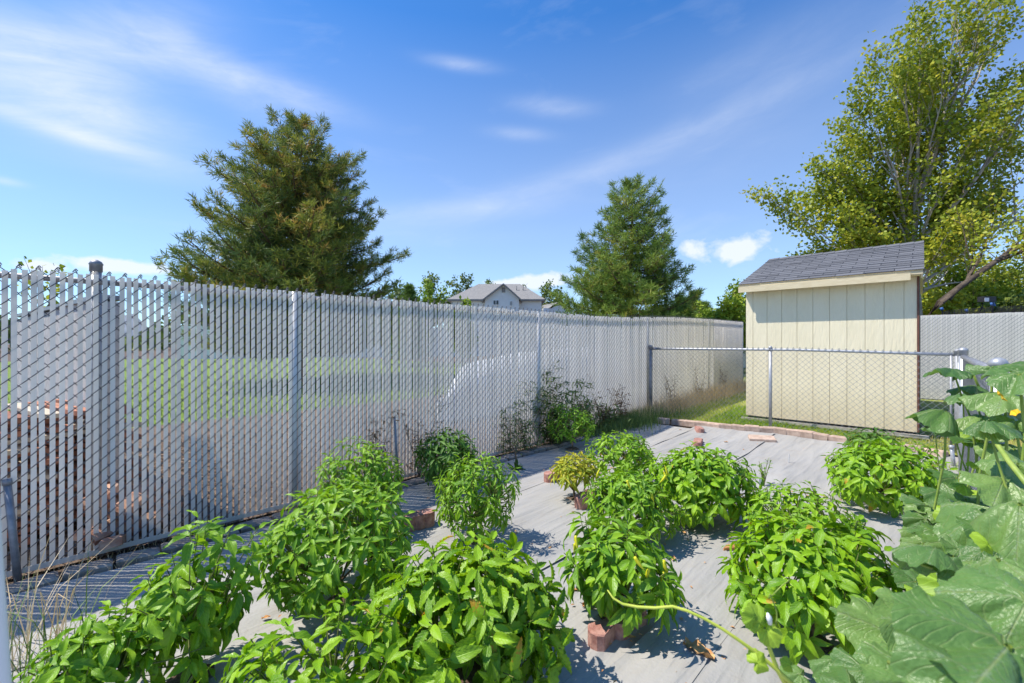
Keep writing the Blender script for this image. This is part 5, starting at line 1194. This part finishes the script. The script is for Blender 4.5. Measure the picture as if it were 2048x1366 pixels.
# rear right wing with lower eave, and left wing
def wing(xa, xb, ya, yb, ezz, ridge, name_):
    mb = MB(); mb.add([hl(p) for p in ((xa, ya, 0), (xb, ya, 0), (xb, ya, ezz), (xa, ya, ezz), (xa, yb, 0), (xb, yb, 0), (xb, yb, ezz), (xa, yb, ezz))], [(0, 1, 2, 3), (5, 4, 7, 6), (1, 5, 6, 2), (4, 0, 3, 7)]); mb.build('wall', m_hw, house)
    mb = MB(); ym = (ya+yb)/2; i_ = (yb-ya)*.42
    mb.add([hl(p) for p in ((xa-.4, ya-.4, ezz), (xb+.4, ya-.4, ezz), (xb-i_, ym, ridge), (xa+i_, ym, ridge), (xa-.4, yb+.4, ezz), (xb+.4, yb+.4, ezz), (xa-.4, ya-.4, ezz-.15), (xb+.4, ya-.4, ezz-.15), (xb+.4, yb+.4, ezz-.15), (xa-.4, yb+.4, ezz-.15))],
           [(0, 1, 2, 3), (1, 5, 2), (5, 4, 3, 2), (4, 0, 3), (0, 6, 7, 1), (1, 7, 8, 5), (9, 8, 7, 6)]); mb.build('roof', m_hr, house)
mb = MB(); xa, xb, ya, yb = xx(903, HY+1.2), xx(1083, HY+1.2), HY+1.2, HY+10; ezz = zz(599, HY+1.2); ym = (ya+yb)/2; rz_ = zz(568, ym); ra, rb = xx(957, ym), xx(1040, ym)
mb.add([hl(q) for q in ((xa, ya, 0), (xb, ya, 0), (xb, ya, ezz), (xa, ya, ezz), (xa, yb, 0), (xb, yb, 0), (xb, yb, ezz), (xa, yb, ezz))], [(0, 1, 2, 3), (5, 4, 7, 6), (1, 5, 6, 2), (4, 0, 3, 7)]); mb.build('wall', m_hw, house)
mb = MB(); xa -= .4; xb += .4; ya -= .4; yb += .4
mb.add([hl(q) for q in ((xa, ya, ezz), (xb, ya, ezz), (rb, ym, rz_), (ra, ym, rz_), (xa, yb, ezz), (xb, yb, ezz), (xa, ya, ezz-.16), (xb, ya, ezz-.16), (xb, yb, ezz-.16), (xa, yb, ezz-.16))],
       [(0, 1, 2, 3), (1, 5, 2), (5, 4, 3, 2), (4, 0, 3), (0, 6, 7, 1), (1, 7, 8, 5), (9, 8, 7, 6)]); mb.build('roof', m_hr, house)
def win(xa, xb, ya, yb, Y):
    fr_ = MB(); x0, x1 = xx(xa, Y), xx(xb, Y); z1, z0_ = zz(ya, Y), zz(yb, Y); fr_.box(hl(((x0+x1)/2, Y-.04, (z0_+z1)/2)), (x1-x0+.14, .07, z1-z0_+.14)); f = fr_.build('window', m_white, house)
    MB().box(hl(((x0+x1)/2, Y-.078, (z0_+z1)/2)), (x1-x0, .02, z1-z0_)).build('pane', m_glass, f)
    MB().box(hl(((x0+x1)/2, Y-.095, (z0_+z1)/2)), (.06, .02, z1-z0_)).build('mullion', m_white, f)
win(987, 997, 601, 609, HY); win(1020, 1024, 603, 611, HY); win(1045, 1051, 601, 611, HY+1.4)
MB().box(hl((xx(1007), HY-.03, zz(580))), (.35, .05, .5)).build('gable_vent', m_hr, house)
for px_, py_ in ((1046, 573), (1050, 583), (1033, 574)):
    p = hp(px_, py_, HY+3.5); MB().tube([hl((p.x, p.y, p.z-.9)), hl((p.x, p.y, p.z+.15))], .06, 8).build('vent_pipe', m_hr, house, True)
# small second roof
HY2 = 60; h2 = empty('garage', (xx(1112, HY2), HY2, 0), 'small white gabled building between the house and the green pine', 'garage')
def h2l(v): return (v[0]-xx(1112, HY2), v[1]-HY2, v[2])
a_, b2, c_ = xx(1086, HY2), xx(1128, HY2), xx(1116, HY2); e_ = zz(616, HY2); t2 = zz(607, HY2)
mb = MB(); mb.add([h2l(p) for p in ((xx(1104, HY2), HY2, 0), (b2, HY2, 0), (b2, HY2, e_), (c_, HY2, t2), (xx(1104, HY2), HY2, e_))], [(0, 1, 2, 3, 4)]); mb.box(h2l(((a_+b2)/2, HY2+3, e_/2)), (b2-a_-.1, 5.9, e_-.02)); mb.build('wall', m_hw, h2)
mb = MB(); mb.add([h2l(p) for p in ((a_-1, HY2+6, e_), (xx(1104, HY2)-.4, HY2-.3, e_), (c_, HY2-.3, t2+.15), (c_-2.5, HY2+6, t2+.15), (b2+.5, HY2-.3, e_-.05), (b2+.5, HY2+6, e_-.05))], [(0, 1, 2, 3), (2, 4, 5, 3)]); mb.build('roof', m_hr, h2)
HY3 = 40; h3 = empty('far_house', (xx(1372, HY3), HY3, 0), 'sliver of a white house gable glimpsed through the right foot of the green pine', 'house')
mb = MB(); mb.add([(-1.2, 0, 0), (1.2, 0, 0), (1.2, 0, zz(618, HY3)), (0, 0, zz(606, HY3)), (-1.2, 0, zz(618, HY3)), (-1.2, 5, 0), (1.2, 5, 0), (1.2, 5, zz(618, HY3)), (0, 5, zz(606, HY3)), (-1.2, 5, zz(618, HY3))], [(0, 1, 2, 3, 4), (0, 4, 9, 5), (1, 6, 7, 2)]); mb.build('wall', m_hw, h3)
mb = MB(); q1, q2 = zz(618, HY3), zz(606, HY3); mb.add([(-1.5, -.2, q1-.05), (0, -.2, q2+.12), (0, 5, q2+.12), (-1.5, 5, q1-.05), (1.5, -.2, q1-.05), (1.5, 5, q1-.05)], [(0, 1, 2, 3), (1, 4, 5, 2)]); mb.build('roof', m_hr, h3)

# ------------------------------------------------------------------ what shows through the slats
m_tarp = rough_mat('white sheeting', (.72, .74, .78), (.80, .82, .86), 2, .5, .5, .03)
def vinyl(name, a, b_, h, label, zbase=.1):
    a = Vector(a); b_ = Vector(b_); L = (b_-a).length; rz = math.atan2((b_-a).y, (b_-a).x); e = empty(name, (a.x, a.y, zbase), label, 'fence', None, rz); n = max(1, int(L/.3))
    bm_ = MB().box((.145, 0, h/2), (.292, .03, h)).mesh('vinyl board', m_white)
    for k in range(min(n, 120)): link('board', bm_, e, (k*.3, 0, 0))
    for k in range(int(L/2.4)+1):
        MB().box((k*2.4, 0, h/2+.04), (.12, .12, h+.1)).build('post', m_white, e)
vinyl('vinyl_fence', (.9, 10.2, 0), (12, 21.5, 0), 1.62, 'white vinyl board fence seen through the slats behind the middle of the tall fence')
vinyl('vinyl_fence', (-26, 34, 0), (-2, 40, 0), 2.6, 'distant pale board fence beyond the green lawn')
# sheeted stack
g0 = Vector((-.1, 7.6, .02)); e = empty('sheeted_stack', g0, 'low stack under white sheeting with a sloping top, seen through the slats', 'covered stack')
V = []; nx, ny = 14, 6
for i in range(nx+1):
    for j in range(ny+1):
        u_, v_ = i/nx, j/ny; x = -1.1+u_*3.3+ .55*v_; y = -.7+v_*1.5+u_*3.0; h = (1.02+.18*u_-.25*max(0, .35-u_)*2)*(1 if 0 < j < ny and 0 < i < nx else .45)
        V.append((x, y, h+.03*math.sin(i*2.1+j*3)))
b0_ = len(V); ring = [i*(ny+1) for i in range(nx+1)]+[nx*(ny+1)+j for j in range(1, ny+1)]+[i*(ny+1)+ny for i in range(nx-1, -1, -1)]+[j for j in range(ny-1, 0, -1)]
Fc = [(i*(ny+1)+j, (i+1)*(ny+1)+j, (i+1)*(ny+1)+j+1, i*(ny+1)+j+1) for i in range(nx) for j in range(ny)]
V += [(V[k][0], V[k][1], 0) for k in ring]; nr_ = len(ring)
Fc += [(ring[k], b0_+k, b0_+(k+1) % nr_, ring[(k+1) % nr_]) for k in range(nr_)]
link('sheeting', mesh('sheeting', V, Fc, m_tarp, True), e)
# textured white panel behind the slats at the left
m_rough = rough_mat('rough white render', (.66, .64, .64), (.82, .81, .82), 22, .9, 1.0, .03)
e = empty('rendered_panel', (-2.75, 2.98, 0), 'rough white textured panel standing on brick coloured rubble behind the slats at left', 'panel')
pa, pb = Vector((0, 0, 0)), Vector((-2.9, 2.05, 0)); d = (pb-pa).normalized(); nn = Vector((-d.y, d.x, 0))*.05
V = []; zt0, zt1, zb0, zb1 = 1.57, 1.56, .62, .62
for s_ in (1, -1):
    for p, zt, zb_ in ((pa, zt0, .34), (pa.lerp(pb, .15), 1.6, .36), (pa.lerp(pb, .5), 1.57, .5), (pb, zt1, .62)):
        V += [tuple(p+nn*s_+Vector((0, 0, zb_))), tuple(p+nn*s_+Vector((0, 0, zt)))]
Fc = []
for k in range(3):
    a = 2*k; Fc += [(a, a+2, a+3, a+1), (8+a, 8+a+1, 8+a+3, 8+a+2), (a+1, a+3, 8+a+3, 8+a+1), (a, 8+a, 8+a+2, a+2)]
Fc += [(0, 1, 9, 8), (6, 14, 15, 7)]
link('panel', mesh('panel', V, Fc, m_rough), e)
MB().box(pa.lerp(pb, .5)+Vector((0, 0, 1.60)), ((pb-pa).length, .14, .03), math.atan2(d.y, d.x)).build('coping', m_dkgalv, e)
for q in (.1, .9):
    p = pa.lerp(pb, q); MB().box((p.x, p.y, .25), (.1, .1, .55)).build('panel_post', m_brown, e)
# pile of timber and bricks behind the slats
m_red = rough_mat('reddish timber', (.26, .10, .06), (.48, .24, .16), 10, .85, .4, .004, rnd=.3)
m_cream = rough_mat('cream timber', (.50, .42, .32), (.66, .58, .48), 10, .85, .4, .004, rnd=.2)
e = empty('timber_stack', (-3.45, 3.1, 0), 'stack of reddish and cream boards behind the slats at the far left', 'timber stack', None, R(-28))
rr = random.Random(4); pl_r = MB().box((0, 0, 0), (1.0, .1, .032)).mesh('board red', m_red); pl_c = MB().box((0, 0, 0), (1.0, .1, .028)).mesh('board cream', m_cream)
for lv in range(17):
    for k in range(2 if lv % 2 else 5):
        o = link('board', pl_c if rr.random() < .35 else pl_r, e, (rr.uniform(-.06, .06)+(0 if lv % 2 == 0 else (k-.5)*.7), (k-2)*.17+rr.uniform(-.02, .02) if lv % 2 == 0 else 0, .04+lv*.048)); o.rotation_euler = (0, 0, (math.pi/2 if lv % 2 else 0)+rr.gauss(0, .05))
e = empty('brick_pile', (-2.95, 3.2, 0), 'loose pile of reddish bricks and rubble at the foot of the white panel', 'brick pile')
bm_ = paver_mesh(.2, .1, .06, rough_mat('old brick', (.30, .14, .09), (.52, .36, .27), 12, .9, .5, .004, rnd=.35), 5, 'brick')
for k in range(70):
    x = rr.uniform(-.9, .55); h = rr.uniform(0, .30)*(1-abs(x)*.4); o = link('brick', bm_, e, (x, rr.uniform(-.25, .25)-x*.6, h)); o.rotation_euler = (rr.gauss(0, .35), rr.gauss(0, .35), rr.uniform(0, 3))
# mulch pieces on the ground behind the fence
P = []; Q = []
Pm = []
for k in range(9000):
    s_ = random.uniform(.0, 7.3); q_ = -random.uniform(.02, 3.6)**1.0; x, y = SQ(s_, q_); L = random.uniform(.015, .05); a = random.uniform(0, 6.28); z = gz(x, y)+random.uniform(.002, .018)
    P.append((x, y, z)); Q.append((x+math.cos(a)*L, y+math.sin(a)*L, z+random.uniform(-.004, .012)))
V, Fq = segs(P, Q, RNG.uniform(.003, .009, len(P)), 3)
o = link('bark_chips', mesh('bark chips', V, Fq, rough_mat('bark chips', (.09, .05, .03), (.40, .30, .22), 30, .9, .3, .004, geo=True)), None); meta(o, 'brown bark chips covering the ground behind the tall fence', 'bark chips', None, 'stuff')
# lawn blades beyond, near part only
P = []; Hh = []; Ww = []; T = []
for k in range(16000):
    s_ = random.uniform(-1, 14); q_ = -5.1-abs(random.gauss(0, 5)); x, y = SQ(s_, q_); P.append((x, y, gz(x, y))); Hh.append(random.uniform(.04, .08)); Ww.append(.006); T.append(random.gauss(.45, .1))
o = blades('lawn_grass', P, Hh, Ww, crown_mat('park grass', [(0, (.09, .16, .015)), (1, (.24, .32, .04))], .6, .2), None, .6, T); meta(o, 'bright green park lawn beyond the bark chips, seen through the slats', 'grass', None, 'stuff')

# ------------------------------------------------------------------ trampoline and play equipment behind the rear fence
TY = 12.5; c = at(2035, 640, TY); e = empty('trampoline', (c.x, c.y, 0), 'trampoline with a dark safety net behind the white rear fence', 'trampoline')
m_net, t2_, b2_, o2_ = mat('black safety net'); b2_.inputs['Base Color'].default_value = (.02, .022, .028, 1); b2_.inputs['Roughness'].default_value = .8
n = 28; rt_ = 1.5; P = []; Q = []
ztn = zz(618, TY)
for k in range(n*3):
    a = 2*math.pi*k/(n*3); P.append((math.cos(a)*rt_, math.sin(a)*rt_, .9)); Q.append((math.cos(a)*rt_, math.sin(a)*rt_, ztn))
for z in np.arange(.9, ztn+.001, .022):
    for k in range(n):
        a, b_ = 2*math.pi*k/n, 2*math.pi*(k+1)/n; P.append((math.cos(a)*rt_, math.sin(a)*rt_, z)); Q.append((math.cos(b_)*rt_, math.sin(b_)*rt_, z))
V, Fq = segs(P, Q, .006, 3); o = link('safety_net', mesh('safety net', V, Fq, m_net), e)
m_blue = rough_mat('blue pad', (.03, .10, .32), (.05, .14, .40), 8, .5, .05, .001)
for k in range(6):
    a = 2*math.pi*(k+.4)/6; x, y = math.cos(a)*(rt_+.05), math.sin(a)*(rt_+.05); MB().tube([(x, y, 0), (x, y, ztn), (x*1.02, y*1.02, ztn+.06)], .02, 8).build('net_pole', m_black, e, True)
    MB().tube([(x, y, ztn+.04), (x*1.02, y*1.02, ztn+.12)], .04, 8).build('pole_cap', m_blue, e, True)
mb = MB(); mb.tube([(math.cos(a)*rt_*1.02, math.sin(a)*rt_*1.02, .85) for a in np.linspace(0, 2*math.pi, 33)], .05, 8, False); mb.build('frame_ring', m_blue, e, True)
mb = MB(); mb.add([(0, 0, .84)]+[(math.cos(a)*rt_*.97, math.sin(a)*rt_*.97, .85) for a in np.linspace(0, 2*math.pi, 25)[:-1]], [(0, 1+k, 1+(k+1) % 24) for k in range(24)]); mb.build('mat', m_black, e)
for k in range(6):
    a = 2*math.pi*k/6; MB().tube([(math.cos(a)*rt_, math.sin(a)*rt_, 0), (math.cos(a)*rt_, math.sin(a)*rt_, .85)], .022, 8).build('leg', m_galv, e, True)
c = at(1966, 640, 11.6); e = empty('spotlight_pole', (c.x, c.y, 0), 'small black and white box head on a bent dark pole above the rear fence', 'pole')
zt = zz(606, 11.6); MB().tube([(-.18, 0, 0), (-.16, 0, zz(632, 11.6)), (-.02, 0, zt-.12), (.0, 0, zt)], .022, 8).build('pole_shaft', m_black, e, True)
MB().box((.1, 0, zt+.10), (.36, .16, .14), .1).build('box_head', m_black, e); MB().box((-.0, -.085, zt+.08), (.13, .02, .1), .1).build('white_face', m_white, e)
MB().tube([(.24, 0, zt+.1), (.32, 0, zt-.08)], .02, 6).build('bracket', m_blue, e)
